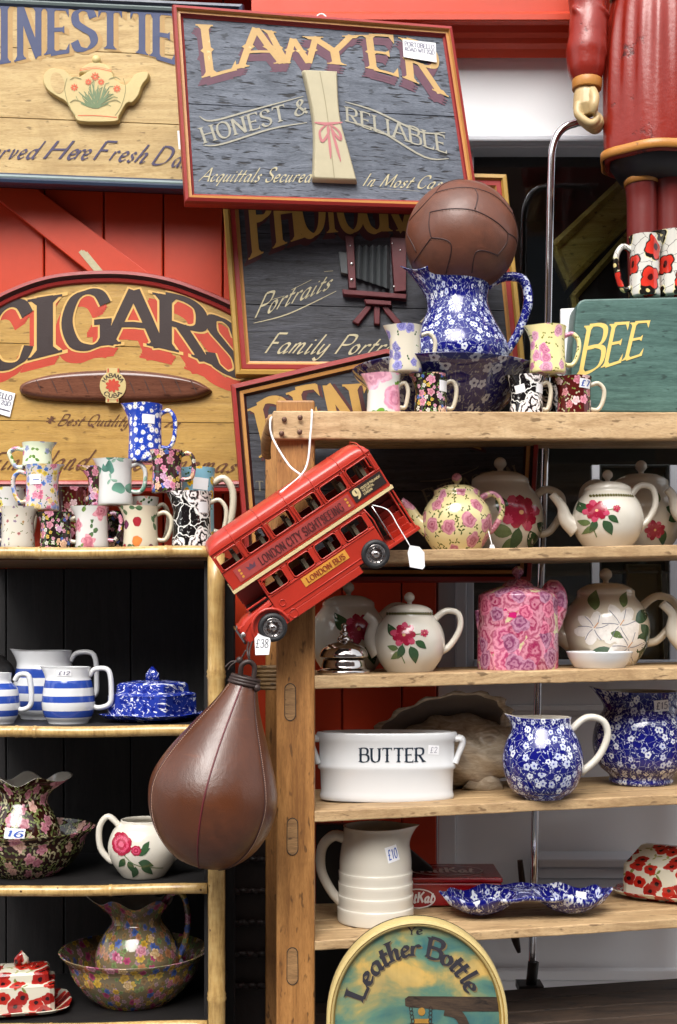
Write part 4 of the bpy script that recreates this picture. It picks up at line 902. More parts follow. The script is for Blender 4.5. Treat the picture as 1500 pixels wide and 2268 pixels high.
brush(mb,plT,[(180,163),(215,158),(250,165)],1.6,off,1,taper=False); brush(mb,plT,[(180,160),(215,155),(250,162)],1.2,off,1,taper=False); brush(mb,plT,[(176,262),(215,262),(262,266)],1.8,off,1,taper=False)
for s_ in (-1,1): brush(mb,plT,[(214+s_*62,180),(214+s_*67,205),(214+s_*58,240),(214+s_*44,262)],1.5,off,3,taper=False)
for i in range(26):
    a=-pi/2+(i/25-.5)*2.6; r=rl.uniform(28,54); x=214+math.cos(a)*r*.95; y=246+math.sin(a)*r*1.15
    brush(mb,plT,[(214+rl.uniform(-8,8),246),((214+x)/2+rl.uniform(-4,4),(246+y)/2),(x,y)],3.4,off+.0001,2)
    if i%2: brush(mb,plT,[(x,y),(x+math.cos(a+.8)*9,y+math.sin(a+.8)*9)],3.5,off+.0002,2)
for x,y,r in ((214,176,9),(199,188,7),(227,188,7),(168,200,8),(262,203,8)):
    for j in range(8): a=2*pi*j/8; brush(mb,plT,[(x+math.cos(a)*r*.25,y+math.sin(a)*r*.25),(x+math.cos(a)*r,y+math.sin(a)*r)],3,off+.0003+.00002*j,1,taper=False)
for s_ in (-1,1):
    for yy in (182,232): brush(mb,plT,[(214+s_*30,yy),(214+s_*45,yy-4),(214+s_*56,yy+2)],3,off+.0001,3)
mb.build('painted_flowers',[leaf_l,plain('orange_flower_paint',c8(205,90,45),.5),leaf_l,plain('sage_line_paint',c8(130,120,70),.5)],tp)
mb=MB(); slab(mb,vplane(400,310,.49),[(393,290),(404,289),(406,334),(396,330)],0,.001); mb.build('price_card',paper,teaS)
# cigar sign
plC=vplane(250,900,.478)
arc=cr([Vector(p) for p in [(-112,735),(-50,684),(20,642),(120,609),(250,600),(360,612),(450,641),(530,678),(604,730)]],6); oc=[(p.x,p.y) for p in arc]+[(604,1092),(-112,1092)]
cig=sign('cigar_sign','arched mustard cigar sign with a carved cigar below big black letters',plC,oc,[((-120,756),(640,778)),((-120,930),(640,938))],cigar_wood,[(0,.004,0),(3,.013,0),(10,.014,0),(14,.006,1),(17,.004,1),(19,.008,0),(25,.006,0),(28,.001,0)],[frame_red,frame_dark],28)
Lc=[('C',-32,70),('I',70,130),('G',142,248),('A',240,354),('R',352,460),('S',458,535)]; Lc=[(c,(a+60)/600,(b+60)/600) for c,a,b in Lc]
ct=[(-60,720),(0,684),(90,658),(210,646),(310,644),(410,664),(480,700),(540,742)]; cb=[(-60,836),(20,812),(110,786),(210,768),(300,762),(400,782),(480,812),(540,850)]
mb=MB()
for i in range(4): lettering(mb,'',warp(ct,cb,plC,.0002+.00025*i,-16+4.*i*.7,27-6*i*.8),'cigar',0,letters=Lc)
lettering(mb,'',warp(ct,cb,plC,.0014),'cigar',1,letters=Lc,expand=.03); lettering(mb,'',warp(ct,cb,plC,.002),'cigar',2,letters=Lc)
mb.cut(); lettering(mb,'Best Quality',warp([(132,918),(290,918)],[(126,942),(284,944)],plC,.001),'script',3,thick=.13,thin=.035); mb.cut(); lettering(mb,'*',warp([(98,916),(124,916)],[(98,944),(124,944)],plC,.001),'hand',3)
mb.cut(); lettering(mb,'ta',warp([(368,928),(400,928)],[(362,946),(394,946)],plC,.001),'script',3,thick=.13)
mb.cut(); lettering(mb,'Fine Hand made Panamas',warp([(-18,1004),(240,996),(525,1012)],[(-28,1040),(230,1040),(515,1046)],plC,.001),'script',3,thick=.13,thin=.04)
mb.build('lettering',[red_let,tan_line,blk_brown,brown_let],cig)
cp=cr([Vector(p) for p in [(44,864),(60,846),(130,828),(250,820),(350,826),(430,842),(466,862),(466,872),(430,886),(350,893),(250,894),(130,890),(62,880)]],4,closed=True)
mb=MB(); relief(mb,plC,[(p.x,p.y) for p in cp],.02,0,round_px=15,steps=7,about=(254,857,212,37)); cg=mb.build('cigar_relief',wood('cigar_brown',c8(92,54,40),c8(126,80,60),'X',.6,.22,.2),cig)
mb=MB()
for i in range(11):
    x=90+i*34
    if 205<x<290: continue
    brush(mb,plC,[(x-6,843),(x+1,858),(x+8,875)],2.2,.0205,0)
mb.build('leaf_wrap_line',plain('dark_wrap_line',c8(60,34,26),.4),cg)
mb=MB(); slab(mb,plC,[(240,819),(268,819),(266,895),(238,895)],.012,.0212,0); slab(mb,plC,blob(254,858,29,31,24),.018,.0222,0); 
for q in ((242,820,1),(264,820,1),(242,884,1),(262,884,1)): patch(mb,plC,[(q[0],q[1]),(q[0]+3,q[1]),(q[0]+3,q[1]+9),(q[0],q[1]+9)],.0216,1)
for j in range(9): a=2*pi*j/9; patch(mb,plC,blob(254+8*math.cos(a),858+7*math.sin(a),9,4.2,8,a),.0225+.00003*j,1)
def ring(cx,cy,r0,r1,a0,a1,off,pl):
    def fn(t,y,k):
        a=math.radians(a0+(a1-a0)*t); r=r0+(r1-r0)*y; return pl.hit(cx+r*math.sin(a),cy-r*math.cos(a))+pl.n*(off+k*1e-5)
    return fn
lettering(mb,'HABANA',ring(254,858,18,27,-68,68,.0226,plC),'sans',2,thick=.2,thin=.12); mb.cut(); lettering(mb,'CUBA',ring(254,858,27,18,-130,-230,.0226,plC),'sans',2,thick=.2,thin=.12)
mb.build('cigar_band',[frame_cream,red_let,blk_brown],cg)
def card(root,pl,pts,lines,off=.004,bar=True):
    mb=MB(); slab(mb,pl,pts,off-.001,off,0); A=[Vector(p) for p in pts]
    q=lambda u,v: A[0].lerp(A[1],u).lerp(A[3].lerp(A[2],u),v)
    for s,v0,v1,u0,u1,m in lines: lettering(mb,s,(lambda t,y,k,v0=v0,v1=v1,u0=u0,u1=u1: pl.hit(*q(u0+(u1-u0)*t,v1+(v0-v1)*y))+pl.n*(off+.0004)),'serif',m,thick=.2,thin=.08)
    if bar: patch(mb,pl,[q(.03,.76),q(.97,.76),q(.97,.8),q(.03,.8)],off+.0004,1)
    mb.build('price_card',[paper,navy_let,grey_ink],root)
card(cig,plC,[(-52,850),(35,872),(23,924),(-62,900)],[('PORTOBELLO',.12,.34,.05,.95,1),('ROAD W11 2QD',.4,.58,.05,.95,2)])
# lawyer sign
plL=Plane(P(382,16,.30),P(1001,64,.39),P(409,451,.28))
lo=[(381,15),(1000,63),(1062,472),(409,452)]
law=sign('lawyer_sign','slate blue lawyer sign in a red and gold frame with a carved scroll',plL,lo,[((380,228),(1080,262))],blue_wood,[(0,.004,0),(2.5,.014,0),(9,.017,0),(11,.009,1),(17,.010,1),(19,.004,0),(23,.001,0)],[frame_red,frame_gold],24)
lt=[(438,54),(560,62),(680,82),(800,78),(890,84),(975,114)]; lb=[(452,172),(560,146),(680,140),(790,148),(880,168),(984,212)]
Ll=[('L',440,512),('A',522,616),('W',596,706),('Y',690,790),('E',812,880),('R',896,980)]; Ll=[(c,(a-438)/546,(b-438)/546) for c,a,b in Ll]
mb=MB()
for i in range(3): lettering(mb,'',warp(lt,lb,plL,.0003+.0002*i,-8+2.5*i,18-5*i),'latin',0,letters=Ll,thick=.15)
lettering(mb,'',warp(lt,lb,plL,.0012),'latin',1,letters=Ll,thick=.145,thin=.045)
mb.cut(); lettering(mb,'HONEST &',warp([(440,284),(560,252),(678,218)],[(452,318),(570,286),(682,250)],plL,.001),'serif',5,thick=.14)
mb.cut(); lettering(mb,'RELIABLE',warp([(764,236),(870,268),(985,302)],[(766,268),(870,304),(990,340)],plL,.001),'serif',5,thick=.14)
mb.cut(); lettering(mb,'Acquittals Secured',warp([(450,372),(690,372)],[(440,402),(686,404)],plL,.001),'script',2,thick=.12,thin=.03); mb.cut(); lettering(mb,'In Most Cases',warp([(806,384),(1008,392)],[(800,412),(1000,420)],plL,.001),'script',2,thick=.12,thin=.03)
mb.cut()
for q,wd in (([(442,258),(470,268),(560,244),(672,214)],4),([(450,322),(490,320),(600,286),(680,272)],4),([(764,226),(830,246),(930,292),(986,294)],4),([(764,268),(840,290),(940,348),(994,352)],4),([(842,418),(930,424)],2)): brush(mb,plL,q,wd,.0009,5)
mb.build('lettering',[maroon,gold,pale,pale,pale,faded],law)
sc=cr([Vector(p) for p in [(668,161),(686,240),(693,300),(691,404)]],6)+cr([Vector(p) for p in [(790,408),(772,340),(752,262),(746,164)]],6)
mb=MB(); relief(mb,plL,[(p.x,p.y) for p in sc],.02,0,round_px=5); s_=mb.build('scroll_relief',plain('carved_scroll_cream',c8(180,170,140),.5,var=.12,scale=30,bump=.1),law)
mb=MB(); brush(mb,plL,[(706,168),(722,260),(738,402)],2,.0205,1,taper=False)
for q in ([(694,280),(720,283),(756,280)],[(722,284),(706,300),(712,322),(726,300),(722,284)],[(728,284),(748,300),(752,318),(738,304),(728,284)],[(722,290),(728,330),(730,360)],[(730,290),(742,330),(752,366)]): brush(mb,plL,q,6,.0207+.0001*len(q),0)
mb.build('painted_ribbon',[plain('pink_ribbon_paint',c8(180,110,112),.6,var=.15),plain('scroll_edge_line',c8(150,140,110),.6)],s_)
card(law,plL,[(891,90),(964,98),(966,141),(893,129)],[('PORTOBELLO',.12,.36,.05,.95,2),('ROAD W11 2QD',.42,.62,.05,.95,2)],bar=False,off=.006)
mb=MB(); c=P(712,42,.35); mb.tube([c+Vector((.011*math.cos(a),0,.011*math.sin(a))) for a in [2*pi*i/20 for i in range(20)]],.0022,n=8,closed=True); mb.build('hanging_ring',string_m,law)
# photographer sign
plP=vplane(800,600,.43)
ph=sign('photographer_sign','black photographer sign with a carved bellows camera in an ochre frame',plP,[(488,372),(1122,388),(1166,838),(522,834)],[((480,516),(1170,526)),((480,672),(1170,690))],black_wood,[(0,.004,0),(3,.014,0),(11,.015,0),(15,.008,0),(17,.009,1),(26,.009,1),(30,.003,2),(34,.001,2)],[frame_ochre,frame_red,frame_gold],34)
pt=[(545,395),(700,405),(850,405),(960,412),(1060,430)]; pb=[(560,572),(620,545),(700,520),(780,513),(850,513),(930,513),(1060,535)]
Lp=[('P',545,592),('H',600,656),('O',652,712),('T',706,748),('O',744,800),('G',796,850),('R',842,890),('A',890,945),('P',950,1000),('H',1005,1060)]; Lp=[(c,(a-545)/515,(b-545)/515) for c,a,b in Lp]
mb=MB(); 
for i in range(2): lettering(mb,'',warp(pt,pb,plP,.0003+.0002*i,-8+3*i,14-4*i),'fat',0,letters=Lp,thick=.24)
lettering(mb,'',warp(pt,pb,plP,.001),'fat',1,letters=Lp,thick=.21,thin=.06,st=.04)
mb.cut(); lettering(mb,'Portraits',warp([(572,656),(735,604)],[(562,706),(728,640)],plP,.001),'script',2,thick=.12,thin=.04); mb.cut(); lettering(mb,'Family Portraits',warp([(598,738),(930,746)],[(584,782),(916,786)],plP,.001),'script',2,thick=.12,thin=.04)
mb.cut(); lettering(mb,'Pets',warp([(938,664),(1080,700)],[(926,712),(1070,752)],plP,.001),'script',2,thick=.12,thin=.04)
mb.cut()
for q in ([(562,716),(640,695),(745,645)],[(602,664),(630,656)],[(646,642),(690,620)],[(718,602),(738,600)]): brush(mb,plP,q,2.5,.0009,2)
mb.build('lettering',[maroon_dk,gold_dim,pale],ph)
pc=plain('carved_plum_paint',c8(96,44,48),.4,var=.3,scale=40,bump=.2); pg_=plain('carved_grey_bellows',c8(84,88,90),.4,var=.25,scale=50)
mb=MB()
for q in ([(765,526),(784,528),(790,644),(772,644)],[(864,530),(900,532),(900,650),(872,652)],[(758,644),(900,655),(900,668),(760,657)],[(806,666),(866,670),(868,682),(810,678)]): relief(mb,plP,q,.02,0,round_px=2)
for q in ([(812,678),(826,680),(794,722),(780,714)],[(828,680),(842,681),(842,722),(828,720)],[(844,681),(858,680),(890,716),(876,724)]): relief(mb,plP,q,.012,0,round_px=2)
for x,y in ((779,590),(779,625)): mb.ball(plP.hit(x,y)+plP.n*.021,4*K(.43),10,1,(1,.5,1))
for x,y in ((776,550),(868,545),(872,640),(886,560)): mb.ball(plP.hit(x,y)+plP.n*.021,2.2*K(.43),8,1,(1,.5,1))
cm=mb.build('camera_relief',[pc,steel],ph)
mb=MB(); relief(mb,plP,[(750,560),(770,562),(772,612),(754,608)],.014,0,round_px=2); n=5
for i in range(n):
    x0=788+i*15; y0=552; y1=616+i*5
    a=plP.hit(x0,y0-2)+plP.n*.006; b=plP.hit(x0+8,y0-4)+plP.n*.022; c=plP.hit(x0+15,y0-2)+plP.n*.006; a2=plP.hit(x0,y1)+plP.n*.006; b2=plP.hit(x0+8,y1+8)+plP.n*.022; c2=plP.hit(x0+15,y1+5)+plP.n*.006
    mb.poly([a,a2,b2,b]); mb.poly([b,b2,c2,c]); z=plP.hit(x0+8,y0+10); mb.poly([a,b,c]); mb.poly([a2,c2,b2])
mb.build('bellows_relief',pg_,cm)
# dentist sign
plD=vplane(700,950,.385)
dn=sign('dentist_sign','dark sign with a peaked top and red frame half hidden behind the top shelf',plD,[(511,853),(856,773),(1200,850),(1176,1290),(548,1290)],[((500,960),(1200,964)),((500,1085),(1200,1090))],black_wood,[(0,.004,0),(3,.015,0),(12,.016,0),(15,.006,2),(18,.005,2),(20,.010,1),(27,.008,1),(32,.001,2)],[frame_red,frame_gold,frame_dark],32)
dt=[(560,902),(660,862),(760,852),(900,850),(1060,890)]; db=[(586,1010),(690,972),(800,965),(930,965),(1080,1000)]
mb=MB()
for i in range(2): lettering(mb,'DENTIST',warp(dt,db,plD,.0003+.0002*i,8,6-3*i),'fat',0,thick=.25)
lettering(mb,'DENTIST',warp(dt,db,plD,.001),'fat',1,thick=.2,thin=.08)
mb.cut(); lettering(mb,'EXTRACTION',warp([(934,1086),(1030,1058),(1140,1030)],[(946,1118),(1040,1088),(1150,1062)],plD,.001),'serif',2,thick=.16); mb.cut(); lettering(mb,'T',warp([(566,1066),(584,1066)],[(568,1088),(584,1088)],plD,.001),'serif',2)
mb.cut()
for q in ([(930,1066),(990,1062),(1050,1040),(1060,1032)],[(1062,1060),(1090,1074),(1122,1070),(1136,1092)]): brush(mb,plD,q,2.5,.0009,2)
mb.build('lettering',[maroon_dk,gold_dim,plain('faded_sign_paint',c8(110,104,90),.6)],dn)
# leather bottle sign
plB=vplane(924,2150,-.10,tilt=-2)
ov=[(924+201*math.cos(a),2264-231*(abs(math.sin(a))**.95)) for a in [pi-pi*i/40 for i in range(41)]]
ob=[(x+(-4 if x<924 else 0)*0,y) for x,y in ov]+[(1128,2420),(722,2420)]
lbs=sign('pub_sign','round topped pub sign with black gothic lettering over a painted sky',plB,ob,[],sky_panel,[(0,.004,0),(2,.012,0),(8,.014,0),(10,.010,1),(12,.012,0),(15,.010,0),(17,.006,1),(19,.001,1)],[frame_cream,frame_ochre],19)
mb=MB()
def arcfn(cx,cy,rx,ry,h,a0,a1,off,dx=0,dy=0):
    def fn(t,y,k):
        a=math.radians(a0+(a1-a0)*t); return plB.hit(cx+(rx+h*y)*math.sin(a)+dx,cy-(ry+h*y)*math.cos(a)+dy)+plB.n*(off+k*1.5e-5)
    return fn
LB=[('L',-.0,.10),('e',.105,.175),('a',.185,.27),('t',.275,.325),('h',.33,.41),('e',.415,.475),('r',.48,.54),('B',.59,.695),('o',.7,.775),('t',.78,.825),('t',.828,.872),('l',.89,.92),('e',.925,.99)]
for i,(dx,dy,m) in enumerate(((3,3,0),(0,0,1))): lettering(mb,'',arcfn(922,2264,124,148,44,-72,66,.0006+.0006*i,dx,dy),'black',m,letters=LB,thick=.2,thin=.06)
mb.cut(); lettering(mb,'Y',warp([(904,2053),(920,2053)],[(904,2070),(920,2070)],plB,.001),'black',1); lettering(mb,'e',warp([(922,2048),(936,2048)],[(922,2069),(936,2069)],plB,.001),'black',1)
br=2
mb.cut(); slab(mb,plB,[(897,2212),(905,2206),(1112,2208),(1114,2240),(1020,2240),(905,2230),(898,2228)],.0003,.0008,2)
brush(mb,plB,[(985,2238),(1018,2250),(1040,2300)],22,.001,2,taper=False)
for x in (910,954):
    for i in range(4): 
        c=(x+1.5*i*(1 if x<930 else -.2),2234+i*9); q=[(c[0]+3.4*math.cos(a),c[1]+5*math.sin(a)) for a in [2*pi*j/12 for j in range(13)]]; brush(mb,plB,q,1.6,.0011+.0001*i,3,sub=1,taper=False)
patch(mb,plB,blob(934,2240,8,9,14),.0012,4); patch(mb,plB,[(918,2256),(950,2256),(958,2300),(910,2300)],.0011,4); patch(mb,plB,[(908,2266),(960,2266),(962,2276),(906,2276)],.0013,3)
mb.build('painted_picture',[plain('gothic_letter_edge',c8(120,104,70),.6,var=.4,scale=60),plain('gothic_letter_black',c8(42,40,48),.6,var=.4,scale=90),wood('painted_beam',c8(44,34,28),c8(84,66,50),'X',2,.5,.2),blk_brown,plain('painted_brass_lamp',c8(160,118,48),.5,var=.35,scale=60)],lbs)
# ------------------------------------------------------------------ pottery on the bamboo unit
GL_='cream jugs piled on the bamboo unit'
cjug('cream jug scattered with tiny rosebuds, leftmost of the front row',40,0,76,92,CH['rosebud'],side=-1,Y=.105,shelf=L_TOP,group=GL_)
cjug('dark chintz mug between the rosebud jug and the white pink-rose mug',124,0,72,80,CH['chintz'],side=1,Y=.11,shelf=L_TOP,group=GL_)
cjug('white mug with a big pink rose at its foot in the front row',204,0,76,92,CH['whiterose'],side=1,Y=.105,shelf=L_TOP,group=GL_,hmat=CH['chintz'])
cjug('cream jug painted with plums and green leaves in the front row',312,0,80,92,CH['plum'],side=1,Y=.105,shelf=L_TOP,group=GL_,hmat=CH['plum'])
cjug('black and white rose swirl jug at the right of the front row',425,0,90,124,CH['blackswirl'],side=1,Y=.11,shelf=L_TOP,group=GL_,stick=[(28,88,18,24,.05,None)])
cjug('white mug with pansies behind the rosebud jug at far left',24,0,64,140,CH['pansy'],side=1,Y=.20,shelf=L_TOP,group=GL_)
cjug('maroon mug with pink roses behind the pastel chintz jug',160,0,68,140,CH['redrose'],side=1,Y=.20,shelf=L_TOP,group=GL_)
cjug('white mug with orange flowers half hidden behind the plum jug',322,0,60,118,CH['orangeflor'],side=1,Y=.19,shelf=L_TOP,group=GL_)
cjug('tall sunflower jug on pale blue behind the black swirl jug',440,0,74,182,CH['sunflower'],side=1,Y=.20,shelf=L_TOP,group=GL_,hw=.55,hh=(.2,.82),hr=8,stick=[(8,145,32,26,-.1,None)])
cjug('dark chintz mug hidden between the white rose mug and the plum jug',252,0,54,86,CH['chintz'],side=1,Y=.18,shelf=L_TOP,group=GL_)
cjug('deep blue sprigged mug cut by the left edge of the photo',-28,0,66,80,CH['calico_small'],side=-1,Y=.11,shelf=L_TOP,group=GL_)
cjug('pastel chintz jug with a white sticker standing on two front mugs',94,1131,76,100,CH['chintzblue'],side=-1,Y=.125,group=GL_,stick=[(-8,66,26,22,.05,(('-'),blue_ink))],hmat=CH['chintzblue'])
cjug('small white jug with green leaves, topmost of the left pile',83,1034,68,52,CH['greenflor'],side=-1,Y=.13,group=GL_,hmat=CH['greenflor'],hh=(-.02,.72),hw=.42)
cjug('large white jug with sea green leaves standing on the middle mugs',256,1120,78,102,CH['leafy'],side=1,Y=.12,group=GL_,hmat=CH['leafy'],hh=(.28,.85))
cjug('pink lipped jug half hidden behind the sea green leaf jug',222,1122,56,88,CH['chintzpink'],side=1,Y=.19,group=GL_,lipamp=.45)
cjug('pink and black chintz jug beneath the blue daisy jug at right',370,1092,70,94,CH['chintzpink'],side=1,Y=.12,group=GL_,hmat=CH['chintzpink'],hh=(.3,.88))
cjug('tall blue jug with white daisies, topmost of the whole pile',322,1025,78,128,CH['daisy'],side=1,Y=.14,group=GL_,hmat=CH['daisy'],hh=(.24,.84),stick=[(12,92,26,20,-.05,None)],lipamp=.2)
# striped jugs
def striped(label,cx,by,w,h,Y,bands,side=1,rim=.9,belly=1.08,stick=None,group='blue banded jugs'):
    r=w/2; p=[(r*.8,0),(r*.84,h*.04),(r*.99,h*.14),(r*belly,h*.36),(r*.99,h*.68),(r*rim,h*.82),(r*rim,h*.97),(r*rim*1.02,h)]
    e=r+w*.38; hp=[(side*r*.86,h*.84),(side*r*1.1,h*.96),(side*(e-6),h*.93),(side*e,h*.55),(side*(e-4),h*.34),(side*r*1.25,h*.27),(side*r*.98,h*.30)]
    return vessel('banded_jug',label,'jug',cx,Y,p,white,shelf=L2,by=by,group=group,handle=hp,hr=6,hmat=white,lip=(-90*side,r*.3,.35,.72),bands=[(h*a,h*b) for a,b in bands],inner=white,sub=12,stick=stick)
striped('blue and white banded jug with a pencilled price on its rim',152,0,108,124,.12,[(.12,.24),(.38,.50),(.64,.77)],stick=[(0,112,32,12,0,('+12',grey_ink))])
striped('largest blue banded jug, standing in shade behind the other two',100,0,130,150,.26,[(.14,.27),(.38,.50),(.60,.74)])
striped('small blue banded jug cut off at the left of its shelf',-2,0,82,112,.12,[(.16,.27),(.42,.54),(.68,.8)],rim=.66,belly=1.12)
vessel('black_teapot','black pot cut by the left edge behind the small banded jug','teapot',-10,.27,[(36,0),(44,20),(48,70),(40,110),(28,126)],black,shelf=L2,inner=black,lid=dict(p=[(27,126),(18,138),(0,142)],knob=(141,8)))
# spatter butter dish
def butter(label,sh,cx,by,w,h,d,mat,plate_w,Y=None,group=None,yaw=0,knob=True,tier=True):
    k=K(Y); x=(cx-CX)*k; z=sh.z(x,Y); loc=Vector((x,Y,z)); t=thing('butter_dish',label,'butter dish',loc,group)
    ca,sa=math.cos(math.radians(yaw)),math.sin(math.radians(yaw)); tf=lambda a,b,c:loc+Vector(((a*ca-b*sa)*k,(a*sa+b*ca)*k,c*k))
    def loop(mb,W,Dp,hh,n=44,p=5.,wav=0):
        o=[]
        for i in range(n):
            a=2*pi*i/n; c,s=math.cos(a),math.sin(a); q=(abs(c)**p+abs(s)**p)**(-1/p); o.append(mb.vert(tf(W/2*c*q*(1+wav*math.cos(8*a)),Dp/2*s*q*(1+wav*math.cos(8*a)),hh+wav*60*math.cos(8*a)),((W/2*c*q-Dp/2*s*q*.6)*k,(hh+(w-W)*.6+Dp/2*s*q*.25)*k)))
        return o
    def stack(mb,L):
        R=[loop(mb,*q) for q in L]
        for A,B in zip(R[:-1],R[1:]):
            n=len(A)
            for i in range(n): mb.face((A[i],A[(i+1)%n],B[(i+1)%n],B[i]),0,False)
        mb.face(R[-1],0,False); mb.face(R[0][::-1],0)
    mb=MB(); pd=d*plate_w/w; stack(mb,[(plate_w*.62,pd*.62,0),(plate_w*.66,pd*.66,3),(plate_w*.9,pd*.9,8,44,4,.01),(plate_w,pd,16,44,4,.02),(plate_w*.97,pd*.97,17,44,4,.02),(plate_w*.7,pd*.7,8)]); mb.build('plate',mat,t)
    mb=MB(); stack(mb,[(w,d,8,44,14),(w*1.0,d,h*.3,44,14),(w*.985,d*.985,h*.60,44,14),(w*1.,d*1.,h*.62,44,14),(w*.95,d*.94,h*.66,44,14)]+([(w*.84,d*.82,h*.69,44,12),(w*.82,d*.8,h*.86,44,12),(w*.76,d*.72,h*.92,44,10),(w*.4,d*.3,h*.97,44,8)] if tier else [(w*.8,d*.62,h*.80,44,10),(w*.62,d*.26,h*.97,44,10),(w*.5,d*.12,h,44,8)]))
    c=mb.build('cover',mat,t,bevel=.0025)
    if knob: mb=MB(); mb.tube([tf(-w*.06,0,h*.97),tf(-w*.05,0,h*1.1),tf(0,0,h*1.2),tf(w*.05,0,h*1.1),tf(w*.06,0,h*.97)],[8*k,9*k,10*k,9*k,8*k],n=10); mb.build('knob',mat,c)
    return t,tf,k
butter('blue spattered butter dish with a square domed cover on its plate',L2,338,0,150,92,150,CH['spatter'],200,Y=.17,yaw=-24)
# dark rose jug and bowl, rose teapot
def bowl(label,sh,cx,Y,w,h,mat,by=None,group='wash bowls',inner=None):
    r=w/2; return vessel('wash_bowl',label,'bowl',cx,Y,[(r*.5,0),(r*.54,h*.05),(r*.66,h*.2),(r*.82,h*.52),(r*.88,h*.78),(r*.97,h*.94),(r,h)],mat,shelf=sh,by=by,group=group,inner=inner or mat,t=5,n=56)
bowl('dark brown rose patterned wash bowl holding the scalloped rose jug',L3,60,.19,300,100,CH['darkflor'])
def ewer(label,cx,by,Y,w,h,mat,side=1,sh=None,hp=None,lip=True,group='scalloped wash jugs',stick=None,neck=.62,scal=(5,9,.4),inner=None,hr=(9,8,8,9)):
    r=w/2; p=[(r*.62,0),(r*.66,h*.03),(r*.86,h*.14),(r,h*.34),(r*.94,h*.5),(r*.76,h*.66),(r*neck,h*.76),(r*neck*1.04,h*.85),(r*neck*1.3,h*.95),(r*neck*1.42,h)]
    return vessel('scalloped_jug',label,'jug',cx,Y,p,mat,shelf=sh,by=by,group=group,inner=inner or ivory,scal=scal,lip=(-90*side,r*.45,.42,.7,.25),handle=hp,hr=hr,stick=stick,n=64)
ewer('dark brown rose jug with scalloped rim and sixteen pound sticker',50,1925,.19,166,200,CH['darkflor'],side=-1,hp=[(-40,150),(-90,165),(-110,110),(-95,50),(-70,40)],stick=[(3,92,44,22,-.08,('16',blue_ink))])
p=[(44,0),(50,5),(70,34),(78,66),(68,98),(52,114),(50,122)]
vessel('rose_teapot','lidless cream teapot with a crimson rose half hidden by the leather bag','teapot',318,.13,[(a,h*1.03) for a,h in p],ivory,shelf=L3,inner=ivory,handle=[(-54,112),(-78,132),(-97,108),(-95,62),(-72,34),(-62,36)],hr=7,hmat=ivory,spout=[(60,50),(92,70),(106,100),(120,118)],sr=[20*K(.13)/K(.13),14,10,9],deco=[('stem',-40,62,2,0,[(-40,70),(-10,40),(30,30),(50,26)]),('leaf',-30,52,28,-2.2),('leaf',-22,46,28,-1.3),('leaf',0,44,34,-.3),('leaf',0,60,30,.5),('leaf',6,36,32,-.8),('leaf',-6,34,30,-1.9),('leaf',12,66,26,1.1),('rose',-38,82,26,.3),('rose',-4,70,12,.8)])
# bottom shelf
bowl('millefleur wash bowl on the lowest bamboo shelf',L4,298,.20,330,112,CH['multi'])
ewer('millefleur wash jug with a tall looped handle standing in its bowl',305,2196,.20,186,205,CH['multi'],side=1,hp=[(42,165),(70,214),(100,214),(112,160),(100,95),(76,62)],hr=(8,7,7,8),neck=.58)
butter('poppy patterned butter dish on a plate at the lower left corner',L4,48,0,146,100,120,CH['poppy'],215,Y=.15,yaw=12)
# ------------------------------------------------------------------ top shelf of the pine unit
GT='small floral cream jugs on the top shelf'
def fy(sh,px,ins):
    Y=.1
    for _ in range(4): Y=sh.frontY((px-CX)*K(Y))+ins
    return Y
cjug('white jug with one big pink rose at the left end of the top shelf',850,0,78,92,CH['pinkrose'],side=1,Y=fy(R_TOP,850,.045),shelf=R_TOP,group=GT,hh=(.2,.75),hw=.2)
cjug('dark multicoloured chintz jug under the blue rose jug',954,0,76,92,CH['chintz'],side=1,Y=fy(R_TOP,954,.045),shelf=R_TOP,group=GT,stick=[(26,64,18,24,0,None)],hw=.26)
cjug('white jug with blue roses standing on the pink rose and chintz jugs',898,828,76,104,CH['bluerose'],side=1,Y=fy(R_TOP,898,.047),group=GT,hw=.38)
cjug('black jug with white swirls and two stickers on the top shelf',1166,0,76,90,CH['blackswirl'],side=1,Y=fy(R_TOP,1166,.05),shelf=R_TOP,group=GT,stick=[(-18,58,20,18,.2,None),(26,60,18,20,-.1,None)],hw=.22)
cjug('dark red jug with pink roses and a white sticker under the yellow jug',1272,0,78,88,CH['redrose'],side=1,Y=fy(R_TOP,1272,.05),shelf=R_TOP,group=GT,stick=[(18,70,26,20,-.05,('+7',blue_ink))],hw=.36)
cjug('pale yellow jug with pink roses standing on two dark jugs',1213,829,82,104,CH['yellowrose'],side=1,Y=fy(R_TOP,1213,.052),group=GT,hmat=CH['yellowrose'],hw=.36)
cjug('black chintz mug half hidden between the black swirl and red rose jugs',1215,0,56,84,CH['blackswirl'],side=1,Y=fy(R_TOP,1215,.13),shelf=R_TOP,group=GT)
Yb=fy(R_TOP,1010,.19)
vessel('wash_bowl','dark indigo flowered bowl under the blue wash jug','bowl',985,Yb,[(90,0),(100,8),(140,50),(168,86),(196,112),(206,124)],CH['calico_dark'],shelf=R_TOP,group='wash bowls',inner=CH['calico_dark'],t=5,n=60)
vessel('scalloped_jug','big blue flowered wash jug with scalloped rim below the football','jug',1016,Yb,[(78,0),(80,4),(98,30),(112,66),(106,100),(84,140),(68,175),(64,200),(72,235),(84,250)],CH['calico'],by=860,group='scalloped wash jugs',inner=CH['calico'],scal=(5,7,.2),lip=(-90,46,.55,.66,.42),handle=[(62,226),(100,246),(142,240),(154,192),(136,132),(110,86),(98,76)],hr=[10,10,11,10,9],hmat=CH['calico'],n=72,hflat=1.2)
